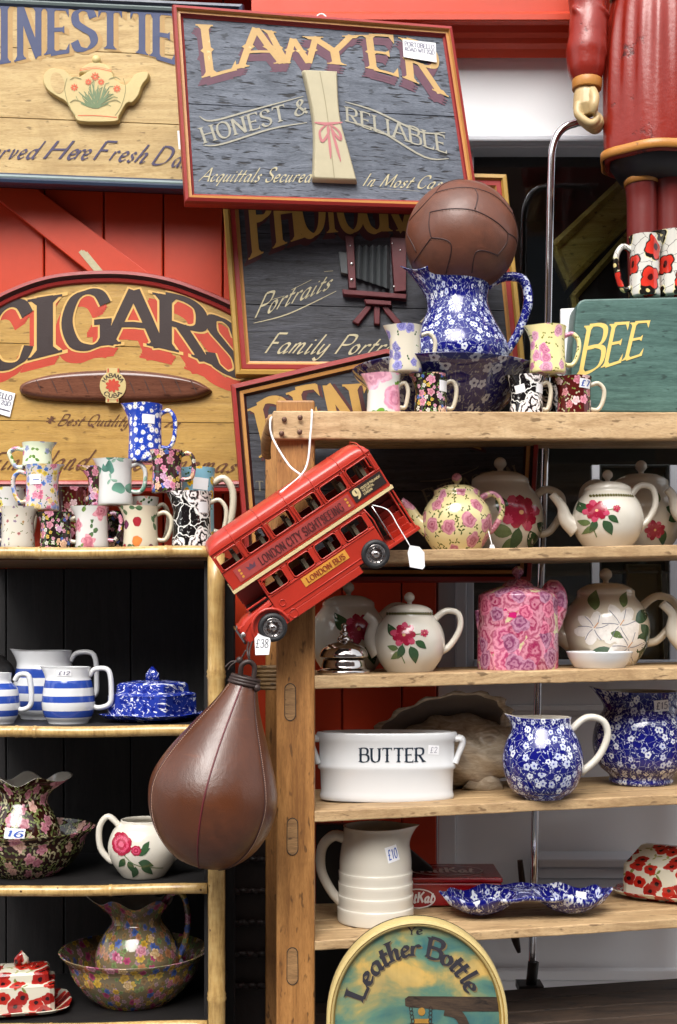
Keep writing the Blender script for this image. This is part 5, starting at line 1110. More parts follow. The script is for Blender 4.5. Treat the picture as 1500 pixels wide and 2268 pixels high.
# football
Yf=fy(R_TOP,1022,.19); kf=K(Yf); fb=P(1022,529,Yf); R=124*kf
ft=thing('leather_football','old brown leather football with stitched panels resting on the blue jug','football',fb-Vector((0,0,R)))
mb=MB(); mb.ball(fb,R,64); mb.build('leather_ball',ball_leather,ft)
def onball(px,py,o=0.,back=False):
    dx=(px-1022)/124; dz=-(py-529)/124; l=math.hypot(dx,dz); 
    if l>.985: dx*=.985/l; dz*=.985/l
    v=Vector((dx,-math.sqrt(max(1-dx*dx-dz*dz,0)),dz)); 
    if back: v=Vector((v.z,-v.y,v.x))
    return fb+v*(R+o)
fz=1/2.0833; X=lambda x:780+x*fz; Z=lambda y:400+y*fz
lines=[[(372,110),(400,70),(450,35),(510,26)],[(372,110),(460,100),(545,103),(640,130),(724,190)],[(724,190),(728,150),(690,95),(620,45),(560,28)],[(545,103),(556,150),(540,215)],[(345,210),(440,210),(540,222),(640,262),(697,296)],[(345,210),(340,270),(350,325)],[(350,325),(300,378),(268,400)],[(350,325),(435,362),(420,470)],[(697,296),(690,340),(650,395)],[(650,395),(552,392),(536,470)],[(650,395),(662,470)],[(258,205),(250,260),(290,365)],[(372,110),(310,170),(262,205)],[(724,190),(765,260),(768,330)],[(697,296),(745,300),(768,330)]]
mb=MB()
for bk in (False,True):
    for q in lines:
        pts=cr([Vector((X(a),Z(b))) for a,b in q],8); mb.tube([onball(p.x,p.y,-.0003,bk) for p in pts],.0015,n=6)
mb.build('seam',seam_dark,ft)
mb=MB()
for q in lines[1:2]+lines[3:9]:
    pts=cr([Vector((X(a),Z(b)+3.5)) for a,b in q],14)
    for a,b in list(zip(pts[:-1],pts[1:]))[::2]: mb.tube([onball(a.x,a.y,.0001),onball(b.x,b.y,.0001)],.0005,n=5)
mb.build('stitching',plain('dull_stitch',c8(120,84,66),.8),ft)
# green sign box with poppy mugs
gb=thing('green_box','green painted wooden box with cream capital letters on its front','box',P(1400,915,.16))
Ygb=fy(R_TOP,1380,.095); plG=vplane(1380,800,Ygb)
mb=MB(); out=[(1262,912),(1266,800),(1276,690)]+[(1276+16-16*math.cos(a),690-26*math.sin(a)) for a in (.4,.8,1.2)]+[(1296,662),(1700,653),(1700,916)]
slab(mb,plG,out,-.12,0); mb.build('case',green_wood,gb,bevel=.004)
mb=MB(); lettering(mb,'',warp([(1292,722),(1440,712)],[(1278,832),(1426,784)],plG,.0008),'serif',0,letters=[('B',0,.36),('E',.38,.66),('E',.69,.97)],thick=.13,slant=.08)
mb.build('lettering',plain('cream_gold_letter',c8(226,196,110),.45,var=.12,scale=60),gb)
Ym=Ygb+.045
cjug('black poppy mug with red flowers standing at the left on the green box',1428,659,70,134,CH['poppymug'],side=-1,Y=Ym,group='poppy mugs on the green box',hmat=CH['poppymug'],hh=(.12,.78),hw=.42,hr=6.5)
cjug('taller black poppy mug beside the other one on the green box',1492,658,76,142,CH['poppymug'],side=1,Y=Ym+.02,group='poppy mugs on the green box',hmat=CH['poppymug'])
mb=MB(); pl=vplane(1250,750,fy(R_TOP,1250,.2)); slab(mb,pl,[(1240,686),(1275,684),(1270,912),(1240,912)],0,.01); t=mb.build('white_card_stand',white_paint,bevel=.002); tag(t,'narrow white card frame half hidden behind the green box','frame')
# ------------------------------------------------------------------ teapots
def teapot(label,sh,cx,Y,s,mat,side=1,spout=None,sr=None,handle=None,deco=None,lidk=True,group='cream teapots with painted flowers',inner=None,rimr=.66,dots=False,name='teapot',hr=None,hmat=None,prof=None,lidmat=None,by=None,stick=None):
    """s: greatest radius in photo pixels"""
    p=prof or [(s*.64,0),(s*.68,s*.04),(s*.92,s*.42),(s*1.0,s*.86),(s*.9,s*1.26),(s*.68,s*1.56),(s*rimr,s*1.66),(s*rimr*.98,s*1.72)]
    H=p[-1][1]; rr=p[-1][0]
    hd=handle or [(side*s*.74,s*1.45),(side*s*1.1,s*1.68),(side*s*1.42,s*1.5),(side*s*1.42,s*1.05),(side*s*1.1,s*.62),(side*s*.9,s*.5)]
    sp=spout or [(-side*s*.8,s*.7),(-side*s*1.16,s*.95),(-side*s*1.3,s*1.4),(-side*s*1.46,s*1.62)]
    d=list(deco or [])
    if dots: d.append(('dots',0,H-s*.09,2.6,15,rr*1.75))
    return vessel(name,label,'teapot',cx,Y,p,mat,shelf=sh,by=by,group=group,inner=inner or mat,handle=hd,hr=hr or [s*.1,s*.09,s*.085,s*.09,s*.1],hmat=hmat or mat,spout=sp,sr=sr or [s*.28,s*.19,s*.13,s*.12],lid=dict(p=[(rr*.96,H-1),(rr*.9,H+s*.05),(rr*.55,H+s*.15),(0.5,H+s*.18)],knob=(H+s*.15,s*.15)) if lidk else None,lidmat=lidmat or mat,deco=d,open_=not lidk,stick=stick)
def sprig(x,h,s):
    q=random.Random(int(x*7+s)); J=lambda a:a+q.uniform(-.25,.25)
    return [('stem',x,h,2.2,0,[(x+.2*s,h-.3*s),(x-.3*s,h-1.2*s),(x+.1*s,h-2.3*s)]),('leaf',x-.5*s,h-.2*s,J(1.5)*s,J(2.1)),('leafl',x-.45*s,h-1.1*s,J(1.1)*s,J(2.7)),('leafl',x-.3*s,h-1.3*s,1.*s,-2.4),('leaf',x+.5*s,h-.9*s,1.5*s,J(-1.1)),('leaf',x+.9*s,h-.5*s,1.1*s,-.6),('leaf',x-.1*s,h-.8*s,1.2*s,-1.9),('dahlia',x,h,s,J(.5)*3),('dahlia',x+1.65*s,h+.15*s,.33*s,.9),('stem',x,h,2,0,[(x+.7*s,h),(x+1.4*s,h+.1*s)])]
TY=lambda px,ins,sh=R1:fy(sh,px,ins)
# first shelf
teapot('yellow teapot covered with pink roses and ivy at the left of its shelf',R1,1012,TY(1012,.105),78,CH['yellowpot'],group='flowered pots on the pine shelves',handle=[(52,118),(78,128),(98,110),(98,80),(82,52),(66,40)],spout=[(-62,50),(-88,70),(-104,96),(-124,112)],hmat=CH['yellowpot'])
teapot('large cream teapot with a dark red dahlia behind the yellow one',R1,1108,TY(1108,.24),96,ivory,handle=[(70,120),(100,142),(134,128),(136,92),(110,50),(84,44)],spout=[(-70,60),(-100,80),(-118,120),(-136,140)],deco=sprig(34,84,42))
teapot('cream teapot with a red dahlia and dotted rim at the right of its shelf',R1,1346,TY(1346,.10),78,ivory,handle=[(48,112),(70,138),(98,134),(106,100),(90,64),(62,40)],spout=[(-68,44),(-92,64),(-102,94),(-124,120)],deco=sprig(-38,78,25)+[('dots',0,112,3,17,92)],sr=[24,17,11,8])
teapot('shaded large teapot with dark ivy leaves standing behind the dotted one',R1,1420,TY(1420,.245),90,ivory,side=-1,spout=[(60,60),(100,84),(112,120),(130,146)],deco=[('leaf',34,90,40,-.5),('leaf',40,60,44,.4),('leaf',20,44,40,-1.2),('leaf',56,84,40,1.2),('leafl',20,100,34,1.9),('leaf',66,60,36,-1.),('dahlia',10,40,22,.4)])
teapot('cream teapot showing only its spout at the right edge of the upper shelf',R1,1592,TY(1592,.10),78,ivory,deco=sprig(-20,70,25))
# second shelf
teapot('large cream teapot with a crimson flower in shade behind the bell',R2,772,TY(772,.235),88,ivory,deco=sprig(22,92,34)[1:],handle=[(70,118),(98,142),(132,138),(138,110)],sr=[24,17,12,10],spout=[(-66,60),(-84,80),(-96,120),(-110,140)])
teapot('small cream teapot with a red dahlia beside the chrome bell',R2,907,TY(907,.10),79,ivory,handle=[(54,114),(80,134),(108,128),(112,96),(90,58),(66,42)],spout=[(-66,44),(-84,70),(-80,108),(-98,126)],sr=[24,17,12,9],deco=sprig(-16,82,27)+[('dots',0,128,3,19,100)])
pk=[(87,0),(89,4),(89,60),(88,120),(87,158),(82,166),(60,176),(36,183)]
teapot('tall magenta rose covered teapot with a round knob',R2,1147,TY(1147,.115),88,CH['pinkcaddy'],prof=pk,group='flowered pots on the pine shelves',handle=[(60,150),(76,182),(92,160),(90,120),(70,70),(66,60)],hr=[16,17,17,14,10],spout=[(-70,70),(-80,90),(-86,120),(-88,130)],sr=[12,10,8,8],lidmat=CH['pinkcaddy'],hmat=CH['pinkcaddy'])
teapot('large cream teapot with white lilies and dark green leaves behind the dish',R2,1342,TY(1342,.21),96,tan_glaze,handle=[(78,128),(112,152),(150,140),(150,100),(116,56),(88,48)],spout=[(-76,54),(-104,72),(-110,110),(-130,150)],deco=[('leaf',-70,80,60,-.3),('leaf',-10,40,64,-2.6),('leaf',46,94,52,.5),('leaf',50,64,60,-.4),('leaf',52,60,60,-1.3),('leaf',60,90,44,-.9),('leafl',-40,120,46,1.4),('leafl',20,126,38,1.2),('white',-44,82,36,.3),('white',10,88,46,.9),('white',30,40,44,.2),('leafl',-10,72,30,-.4)]+[('stroke',0,0,1.3,12,[(cx_+4*math.cos(t_),cy_+4*math.sin(t_)),(cx_+16*math.cos(t_+.1),cy_+15*math.sin(t_+.1)),(cx_+l_*math.cos(t_+.25),cy_+l_*math.sin(t_+.25))]) for cx_,cy_,l_ in ((-44,82,30),(10,88,38),(30,40,36)) for t_ in (0,.9,1.9,2.8,3.9,5.)]+[('stroke',0,0,2.2,6,[(cx_,cy_),(cx_+9,cy_+12)]) for cx_,cy_ in ((-44,82),(10,88),(30,40))])
teapot('cream teapot cut by the right edge behind the white dish',R2,1582,TY(1582,.13),80,ivory,spout=[(-66,44),(-92,70),(-92,108),(-116,134)],deco=sprig(-30,70,24))
vessel('fluted_dish','shallow white fluted dish in front of the lily teapot','dish',1328,TY(1328,.075),[(54,0),(56,2),(66,18),(73,36)],white,shelf=R2,inner=white,t=3,n=64)
# hotel bell
Yc=TY(762,.065); k=K(Yc); x=(762-CX)*k; z=R2.z(x,Yc); loc=Vector((x,Yc,z)); be=thing('counter_bell','chrome two tiered counter bell with a pointed finial','bell',loc)
L=lambda a,b,c:loc+Vector((a,b,c))
mb=MB(); mb.lathe([(p[0]*k,p[1]*k) for p in cr([Vector(p) for p in [(58,0),(60,4),(58,9),(50,14),(47,28),(43,34),(30,36),(0.1,36)]],3)],L,n=48); mb.build('base',steel,be)
mb=MB(); mb.lathe([(p[0]*k,p[1]*k) for p in cr([Vector(p) for p in [(50,38),(53,37),(53,44),(47,56),(34,66),(18,72),(15,74)]],4)],L,n=48); mb.build('dome',steel,be)
mb=MB(); mb.lathe([(p[0]*k,p[1]*k) for p in cr([Vector(p) for p in [(15,73),(14,80),(8,86),(10,90),(6,96),(5,104),(7,107),(3,112),(.1,113)]],3)],L,n=24); mb.build('plunger',steel,be)
# third shelf: butter tub, shell, blue jugs
q=R3.hit(855,1778); Yt=q.y+.052; k=K(Yt); x=(857-CX)*k; loc=Vector((x,Yt,R3.z(x,Yt))); bt=thing('butter_tub','oval white lidded china tub with ring handles lettered BUTTER','butter tub',loc)
tub=[(144,0),(148,3),(149,10),(147,16),(146,22),(148,66),(153,70),(153,78),(149,82),(150,128),(155,132),(156,146),(153,150),(142,150),(138,144),(100,142),(.1,141)]
mb=MB(); tfb=lambda a,b,c:loc+Vector((a,b*.36,c)); mb.lathe([(a*k,b*k) for a,b in tub],tfb,n=80); 
def tubs(dx,dh,o=.5):
    r=149+o; th=pi-math.asin(max(-.99,min(.99,dx/r))); return loc+Vector((r*math.sin(th)*k,r*math.cos(th)*.36*k-.0008,dh*k))
mb.build('body',white,bt)
mb=MB(); lettering(mb,'BUTTER',lambda t,y,kk:tubs(-62+142*t,88+30*y,.6+.012*kk),'latin',0,thick=.16,thin=.05); mb.build('lettering',plain('slate_letter_glaze',c8(30,44,58),.3),bt)
for s_ in (-1,1):
    mb=MB(); mb.tube([loc+Vector((s_*a*k,0,b*k)) for a,b in cr([Vector(p) for p in [(150,134),(164,134),(167,122),(158,98),(151,80)]],5)],[8*k,9*k,8*k,7*k,8*k],n=10,flat=2.2); mb.build('handle',white,bt)
mb=MB(); mb.poly([tubs(a,b,.8) for a,b in ((88,104),(112,102),(113,122),(89,124))]); lettering(mb,'+2',lambda t,y,kk:tubs(92+16*t,107+12*y,1.2+.01*kk),'hand',1); mb.build('price_sticker',[paper,grey_ink],bt)
# conch shaped vase
Ys=TY(985,.235,R3); k=K(Ys); o=P(985,1640,Ys); zb=R3.z(o.x,Ys); sv=thing('shell_vase','brown glazed vase shaped like a conch shell with a ruffled mouth','vase',Vector((o.x,Ys,zb)))
mb=MB(); n=64; rows=[]; h=lambda dx,dy,yy:Vector((o.x+dx*k,Ys+yy*k,o.z-dy*k))
mouth=lambda a:(-14+150*math.cos(a),-28+74*math.sin(a)*(1 if math.sin(a)>0 else 1.0)) 
def mring(sc,dep,sh,ruf):
    r=[]
    for j in range(n):
        a=2*pi*j/n; cx,cy=mouth(a); rr=1+ruf*math.sin(a*15)*.5
        r.append(h(-14+150*math.cos(a)*sc*rr+sh[0],-(-28+74*math.sin(a)*sc*rr)-56+sh[1]+(-50*math.cos(a)*.35 if False else 0)+ -.22*150*math.cos(a)*sc,dep+(-30*math.sin(a)*sc)))
    return r
spec=[(.1,40,(20,20),0),(.55,30,(15,12),0),(.85,0,(5,4),.02),(.93,-18,(0,0),.05),(1.03,-20,(0,0),.11),(1.06,-8,(2,4),.1),(1.02,20,(10,10),.05),(.98,60,(30,26),.02),(.84,92,(60,60),0.02),(.5,112,(86,100),0),(.08,118,(90,110),0)]
for s_ in spec: rows.append([mb.vert(v) for v in mring(*s_)])
for i in range(len(rows)-1):
    for j in range(n): mb.face((rows[i][j],rows[i][(j+1)%n],rows[i+1][(j+1)%n],rows[i+1][j]),1 if i<3 else 0,True)
mb.build('shell_mouth',[shell_m,shell_in],sv)
mb=MB(); rows=[]
for i in range(49):
    la=pi*i/48; row=[]
    for j in range(64):
        lo=2*pi*j/64; X_,Y_,Z_=math.sin(la)*math.cos(lo),math.sin(la)*math.sin(lo),math.cos(la)
        s_=.75*X_+.66*Z_; q=1+.05*math.sin(12*s_+1.4*X_*Z_)
        row.append(mb.vert(h(52+X_*148*q*(1-.22*max(0,-Z_)),24-Z_*82*q+(12*X_ if Z_>0 else 0),14+Y_*78*q)))
    rows.append(row)
for a_,b_ in zip(rows[:-1],rows[1:]):
    for j in range(64): mb.face((a_[j],b_[j],b_[(j+1)%64],a_[(j+1)%64]),0,True)
mb.tube([h(70,70,0),h(100,96,-6),h(126,(o.z-zb)/k-1,-8)],[50*k,30*k,6*k],n=14); mb.tube([h(0,80,40),h(0,(o.z-zb)/k-1,40)],[60*k,46*k],n=20)
mb.build('shell_body',shell_m,sv)
def bluejug(label,cx,by,w,h,handle,lipd=-90,amp=22,Y=None,neck=.70,stick=None,hmat=None):
    r=w/2; p=[(r*.5,0),(r*.56,h*.03),(r*.82,h*.14),(r*1.0,h*.42),(r*.93,h*.66),(r*neck*1.05,h*.86),(r*neck,h*.93),(r*neck*1.02,h)]
    return vessel('round_jug',label,'jug',cx,Y,p,CH['calico'],shelf=R3,by=by,group='blue flowered round jugs',inner=ivory,lip=(lipd,amp,.32,.80,.35),handle=handle,hr=8,hmat=hmat or CH['calico'],stick=stick,n=60)
bluejug('round blue flowered jug beside the conch vase',1202,1775,178,180,[(62,150),(96,178),(132,172),(144,140),(124,92),(84,56)],hmat=ivory)
vessel('round_jug','larger blue flowered jug with a fifteen pound sticker at the right edge','jug',1420,TY(1420,.19,R3),[(66,0),(70,6),(70,18),(96,44),(106,92),(96,140),(80,166),(80,196),(82,204)],CH['calico'],shelf=R3,group='blue flowered round jugs',inner=ivory,lip=(-90,34,.3,.78,.3),handle=[(78,180),(110,200),(146,180),(150,120),(110,70)],hr=9,hmat=CH['calico'],stick=[(26,176,34,24,.05,('+15',grey_ink))],n=60)
# fourth shelf
q=R4.hit(828,2056); Yj=q.y+.075
p=[(84,0),(85,6),(85,30),(83,34),(84,58),(82,60),(83,84),(81,86),(82,108),(80,110),(80,130),(78,150),(74,176),(71,200),(72,208)]
vessel('cream_pitcher','tall cream pitcher with ribbed body and ten pound sticker','jug',832,Yj,p,ivory,shelf=R4,inner=ivory,hmat=ivory,sub=3,handle=[(-62,178),(-92,186),(-118,160),(-120,110),(-98,64),(-78,42),(-66,40)],hr=[13,12,11,11,12],lip=(90,26,.35,.8,.1),stick=[(34,158,26,34,.25,('+10',blue_ink))],n=56)
Yk=R4.frontY(P(1000,0,.1).x)+.225; k=K(Yk)
tb_=thing('red_tin','dark red biscuit tin with white oval lettering behind the cream pitcher','tin',P(1000,2030,Yk))
a=P(880,0,Yk).x; bx=P(1112,0,Yk).x; zt=R4.z((a+bx)/2,Yk); zh=P(0,1944,Yk).z
mb=MB(); mb.box((a,Yk,zt+.0015),(bx,Yk+.16,zh-.012)); mb.build('case',tin_red,tb_,bevel=.004); mb=MB(); mb.box((a-.002,Yk-.002,zh-.0115),(bx+.002,Yk+.162,zh)); mb.build('lid',tin_red,tb_,bevel=.003)
plK=vplane(950,2000,Yk-.0006); mb=MB(); patch(mb,plK,blob(925,1990,40,22,26),.0004,0); patch(mb,plK,blob(925,1990,37,19.5,26),.0007,1); lettering(mb,'KitKat',warp([(893,1978),(960,1974)],[(893,2000),(958,1998)],plK,.001),'sans',0,thick=.22,thin=.16,slant=.1)
zz=zh+.0006; T0=lambda u,v,o=0:Vector((a+(bx-a)*u,Yk+.16*v,zz+o))
mb.poly([T0(.5+.36*math.cos(t),.5+.36*math.sin(t)) for t in [2*pi*i/30 for i in range(30)]],0); mb.poly([T0(.5+.345*math.cos(t),.5+.335*math.sin(t),.0003) for t in [2*pi*i/30 for i in range(30)]],1)
lettering(mb,'KitKat',lambda t,y,kk:T0(.24+.52*t,.34+.34*y,.0006+kk*1e-5),'sans',0,thick=.22,thin=.16)
mb.build('lettering',[plain('white_tin_print',(.7,.66,.66),.3),tin_red],tb_)
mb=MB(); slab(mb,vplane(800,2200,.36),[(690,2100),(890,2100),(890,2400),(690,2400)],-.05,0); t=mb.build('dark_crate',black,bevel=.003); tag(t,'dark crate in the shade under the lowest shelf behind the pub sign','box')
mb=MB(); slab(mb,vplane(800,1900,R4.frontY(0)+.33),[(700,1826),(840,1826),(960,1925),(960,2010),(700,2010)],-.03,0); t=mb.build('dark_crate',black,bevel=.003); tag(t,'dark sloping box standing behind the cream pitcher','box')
# twin blue dish
Yd=R4.hit(1165,2043).y+.06; k=K(Yd); c=P(1165,0,Yd); zd=lambda xx:R4.z(xx,Yd); td=thing('twin_dish','long blue flowered dish with two joined bowls and a wavy rim','dish',Vector((c.x,Yd,zd(c.x))))
mb=MB(); 
def dish(u,a):   # u 0 centre .. 1 rim
    ca,sa=math.cos(a),math.sin(a); W=190*(1+.02*math.cos(10*a)); Dp=92*(.82+.18*abs(ca))
    return ca*W*u,sa*Dp*u
def dz(x,y,u):
    d=min(math.hypot((x-100)/86,y/74),math.hypot((x+100)/86,y/74)); return 46-42*max(0,1-d**2.2) if d<1 else 46
NN=80; rows=[]
for i in range(15):
    u=max(i/14,.004); rows.append([mb.vert(Vector((c.x+dish(u,2*pi*j/NN)[0]*k,Yd+dish(u,2*pi*j/NN)[1]*k,zd(c.x)+(-.0)+(dz(*dish(u,2*pi*j/NN),u)+3*math.cos(12*2*pi*j/NN)*(u>.9)+8*(u>.99)+ (zd(c.x+dish(u,2*pi*j/NN)[0]*k)-zd(c.x))/k)*k)),(dish(u,2*pi*j/NN)[0]*k,dish(u,2*pi*j/NN)[1]*k)) for j in range(NN)])
for A,B in zip(rows[:-1],rows[1:]):
    for j in range(NN): mb.face((A[j],A[(j+1)%NN],B[(j+1)%NN],B[j]),0,True)
ob_=mb.build('bowls',CH['calico'],td); so=ob_.modifiers.new('wall','SOLIDIFY'); so.thickness=.004; so.offset=-1
mb=MB(); v=lambda dx,dy,dzv:Vector((c.x+dx*k,Yd+dy*k,zd(c.x)+dzv*k)); mb.poly([v(118,30,26),v(152,30,22),v(154,48,40),v(120,48,44)]); mb.build('price_sticker',paper,td)
butter('cream butter dish covered in red poppies at the right end of its shelf',R4,1468,0,150,116,112,CH['poppy'],206,Y=TY(1468,.20,R4),yaw=-32,knob=False,tier=False)
# ------------------------------------------------------------------ hanging leather punch bag
Yg=-.13; k=K(Yg); top=P(545,1500,Yg); bot=P(448,1922,Yg); ax=(top-bot).normalized(); side=Vector((0,1,0)).cross(ax).normalized(); side=side if side.x>0 else -side
bgx=thing('punch_bag','teardrop brown leather punch bag with pale stitched seams hung on a thong','punch bag',bot)
Lb=(top-bot).length; prof=[(.2,0),(58,13),(104,50),(131,94),(143,143),(141,185),(123,234),(90,297),(54,362),(36,403),(28,424),(27,432)]
sc_=Lb/k/432; PR=[(p.x,p.y*sc_) for p in cr([Vector(p) for p in prof],5)]
TB=lambda a,b,c:bot+side*(a-.011*math.sin(pi*min(max(c/Lb,0),1)))+Vector((0,1,0))*b+ax*c
mb=MB(); mb.lathe([(r*k,h*k) for r,h in PR],TB,n=64); mb.build('leather_body',bag_leather,bgx)
def seam(th,mat,rad,name,dash=False,o=.0004,a=.04):
    m=MB(); pts=[TB((r*k+o)*math.sin(th),(r*k+o)*math.cos(th),h*k) for r,h in PR if h>8]
    if dash:
        d=[]
        for p,q in zip(pts[:-1],pts[1:]):
            for j in range(3): m.tube([p.lerp(q,j/3+.04),p.lerp(q,j/3+.22)],rad,n=5)
    else: m.tube(pts,rad,n=6)
    m.build(name,mat,bgx)
seam(math.radians(183),seam_red,.0016,'seam'); 
for aa in (243,124): seam(math.radians(aa),seam_dark,.0012,'seam'); seam(math.radians(aa-1.6),stitch,.0007,'stitching',True,.0006)
for aa in (63,303,3): seam(math.radians(aa),seam_dark,.0012,'seam')
mb=MB()
for j in range(3): c=TB(0,0,Lb-.012+.0055*j); mb.tube([c+side*(.028-.001*j)*math.cos(t)+Vector((0,1,0))*(.028-.001*j)*math.sin(t) for t in [2*pi*i/28 for i in range(28)]],.0036,n=8,closed=True)
c=TB(.026,-.014,Lb-.014); mb.ball(c,.008,10); mb.build('collar_binding',thong,bgx)
mb=MB(); e=TB(.002,0,Lb); mb.tube(cr([e+Vector((-.012,0,-.004)),e+Vector((-.010,-.004,.022)),e+Vector((.004,-.004,.030)),e+Vector((.014,0,.020)),e+Vector((.012,0,-.004))],5),.005,n=8); mb.build('neck_loop',thong,bgx)
mb=MB(); e2=e+Vector((.006,-.004,.028)); hook=P(566,1330,-.02)
mb.tube(cr([e2,P(548,1440,Yg),P(556,1400,-.07),hook],5),.002,n=6); mb.tube(cr([e2,P(553,1440,Yg),P(566,1400,-.07),hook+Vector((.008,0,0))],5),.002,n=6)
kn=P(531,1462,Yg); mb.ball(kn,.007,8); mb.tube(cr([P(545,1440,Yg),kn,P(512,1466,Yg),P(499,1478,Yg)],5),.0018,n=6); mb.tube(cr([kn,P(514,1472,Yg),P(505,1484,Yg)],5),.0018,n=6); mb.build('hanging_thong',thong,bgx)
# ------------------------------------------------------------------ toy bus
Ybus=-.115; k=K(Ybus); bc=P(700,1200,Ybus); al=math.radians(34.); tiltx=math.radians(13)
Mx=Matrix.Translation(bc)@Matrix.Rotation(-al,4,'Y')@Matrix.Rotation(math.radians(3),4,'Z')@Matrix.Rotation(tiltx,4,'X')
bus=thing('toy_bus','red tin double decker toy bus hung nose down on white string','toy bus',bc)
WD=128
def B(u,w,v): return Mx@Vector((u*k,w*k,v*k))          # u along to the rear, w across into the shelf, v up
def bx(mb,u0,u1,w0,w1,v0,v1,m=0): mb.hexa([B(u0,w0,v0),B(u1,w0,v0),B(u1,w1,v0),B(u0,w1,v0),B(u0,w0,v1),B(u1,w0,v1),B(u1,w1,v1),B(u0,w1,v1)],m)
F=-212; RR=208
mb=MB(); th=4
for w0 in (0,WD-th):
    w1=w0+th
    bx(mb,F,RR,w0,w1,97,104); bx(mb,F,RR,w0,w1,12,58)
    ed=[(-206,-150),(-139,-81),(-70,-12),(-1,57),(68,126),(137,200)]; pr=F
    for a,b in ed: bx(mb,pr,a,w0,w1,58,97); pr=b
    bx(mb,pr,RR,w0,w1,58,97)
    bx(mb,-156,128,w0,w1,-4,4); bx(mb,-156,128,w0,w1,-100,-42); pr=-156
    for a,b in ((-152,-96),(-83,-25),(-13,46),(57,118)): bx(mb,pr,a,w0,w1,-42,-4); pr=b
    bx(mb,pr,128,w0,w1,-42,-4)
    bx(mb,-156,52,w0,w1,-118,-100)
bx(mb,F,F+th,th,WD-th,12,58); bx(mb,F,F+th,th,WD-th,97,104)
for w in (th,44,84,WD-th-6): bx(mb,F,F+th,w,w+6,58,97)
bx(mb,RR-th,RR,th,WD-th,4,58); bx(mb,RR-th,RR,th,WD-th,97,104); bx(mb,RR-th,RR,th,16,58,97); bx(mb,RR-th,RR,WD-16,WD-th,58,97); bx(mb,RR-th,RR,60,68,58,97)
bx(mb,-156,-152,th,WD-th,-100,4); bx(mb,RR-th,RR,56,WD,-104,4); bx(mb,RR-th,RR,0,8,-104,4)
shell=mb.build('body',bus_red,bus,bevel=.0012)
mb=MB(); A=[]; arcp=[]
for i in range(13):
    t=pi*i/12; c=math.cos(t); s_=math.sin(t); arcp.append((WD/2-(WD/2+1)*(abs(c)**.55)*(1 if c>0 else -1),104+27*(s_**.62)))
us=[(F-1,.0),(F+3,.45),(F+10,.75),(F+22,.93),(F+36,1.),(RR-36,1.),(RR-22,.93),(RR-10,.75),(RR-3,.45),(RR+1,0.)]
R_=[[mb.vert(B(u,WD/2+(w-WD/2)*(1-.03*(1-f)),104+(v-104)*f)) for w,v in arcp] for u,f in us]
for a,b in zip(R_[:-1],R_[1:]):
    for j in range(12): mb.face((a[j],b[j],b[j+1],a[j+1]),0,True)
mb.build('roof',bus_red,bus)
mb=MB()
for u in (-150,-78,-8,62,133,196): mb.tube([B(u,w,v) for w,v in [(-1,58)]+arcp+[(WD+1,58)]],1.5*k,n=6)
for v in (104,58): mb.tube([B(F,-1,v),B(RR,-1,v)],1.2*k,n=6)
for v in (-46,-88): mb.tube([B(-150,-.6,v),B(126,-.6,v)],1.2*k,n=6)
mb.tube([B(128,-.6,4),B(134,-.6,-30),B(128,-.6,-100)],1.6*k,n=6)
mb.build('bead',bus_red,shell)
for (ed,v0,v1) in (([(-206,-150),(-139,-81),(-70,-12),(-1,57),(68,126),(137,200)],58,97),([(-152,-96),(-83,-25),(-13,46),(57,118)],-42,-4)):
    for a,b in ed:
        m=MB(); q=[]
        for cx,cy,a0 in ((b-7,v1-7,0),(a+7,v1-7,90),(a+7,v0+7,180),(b-7,v0+7,270)):
            for j in range(4): t=math.radians(a0+30*j); q.append((cx+6*math.cos(t),cy+6*math.sin(t)))
        m.tube([B(u,-.5,v) for u,v in q],1.7*k,n=6,closed=True); m.build('window_frame',bus_red,bus)
mb=MB(); bx(mb,F+5,RR-5,5,WD-5,6,11); bx(mb,-150,126,5,WD-5,-104,-99); bx(mb,-208,-156,8,WD-8,-50,-44); mb.build('floor',bus_dark,bus)
mb=MB()
for u in (-170,-100,-30,40,112,170):
    for w in (18,78): bx(mb,u,u+9,w,w+32,12,78); bx(mb,u-22,u,w,w+32,24,34)
for u in (-120,-50,20,86):
    for w in (18,78): bx(mb,u,u+9,w,w+32,-99,-18)
mb.build('seat',plain('bus_seat_drab',c8(120,112,92),.6),bus)
mb=MB(); bx(mb,F-3,RR+3,-3,0,4.5,11.5); bx(mb,F-3,RR+3,WD,WD+3,4.5,11.5); bx(mb,F-3,F,0,WD,4.5,11.5); bx(mb,RR,RR+3,0,WD,4.5,11.5); mb.build('cream_band',bus_cream,bus)
mb=MB(); bx(mb,-188,116,-1.4,0,18,50); mb.build('advert_panel',bus_panel,bus); 
def onbus(u0,u1,v0,v1,o=-2.): return lambda t,y,kk:B(u0+(u1-u0)*t,o-.02*kk,v0+(v1-v0)*y)
mb=MB(); lettering(mb,'LONDON CITY SIGHTSEEING',onbus(-128,92,24,43),'serif',0,thick=.2,thin=.08)
for u in (-176,106):
    for j in range(3): mb.poly([B(u+3*math.cos(t),-1.7,26+8*j+3*math.sin(t)) for t in [2*pi*i/8 for i in range(8)]],1)
mb.poly([B(-158,-1.7,30),B(-140,-1.7,30),B(-137,-1.7,42),B(-144,-1.7,36),B(-149,-1.7,43),B(-154,-1.7,36),B(-161,-1.7,42)],2); mb.build('advert_lettering',[plain('plum_brown_letter',c8(82,34,34),.5),bus_gold,maroon],bus)
mb=MB(); bx(mb,122,204,-1.6,0,22,53); mb.build('route_panel',plain('route_panel_dark',c8(46,36,34),.4),bus)
mb=MB(); lettering(mb,'9',onbus(127,141,27,49),'fat',0,thick=.3,thin=.1)
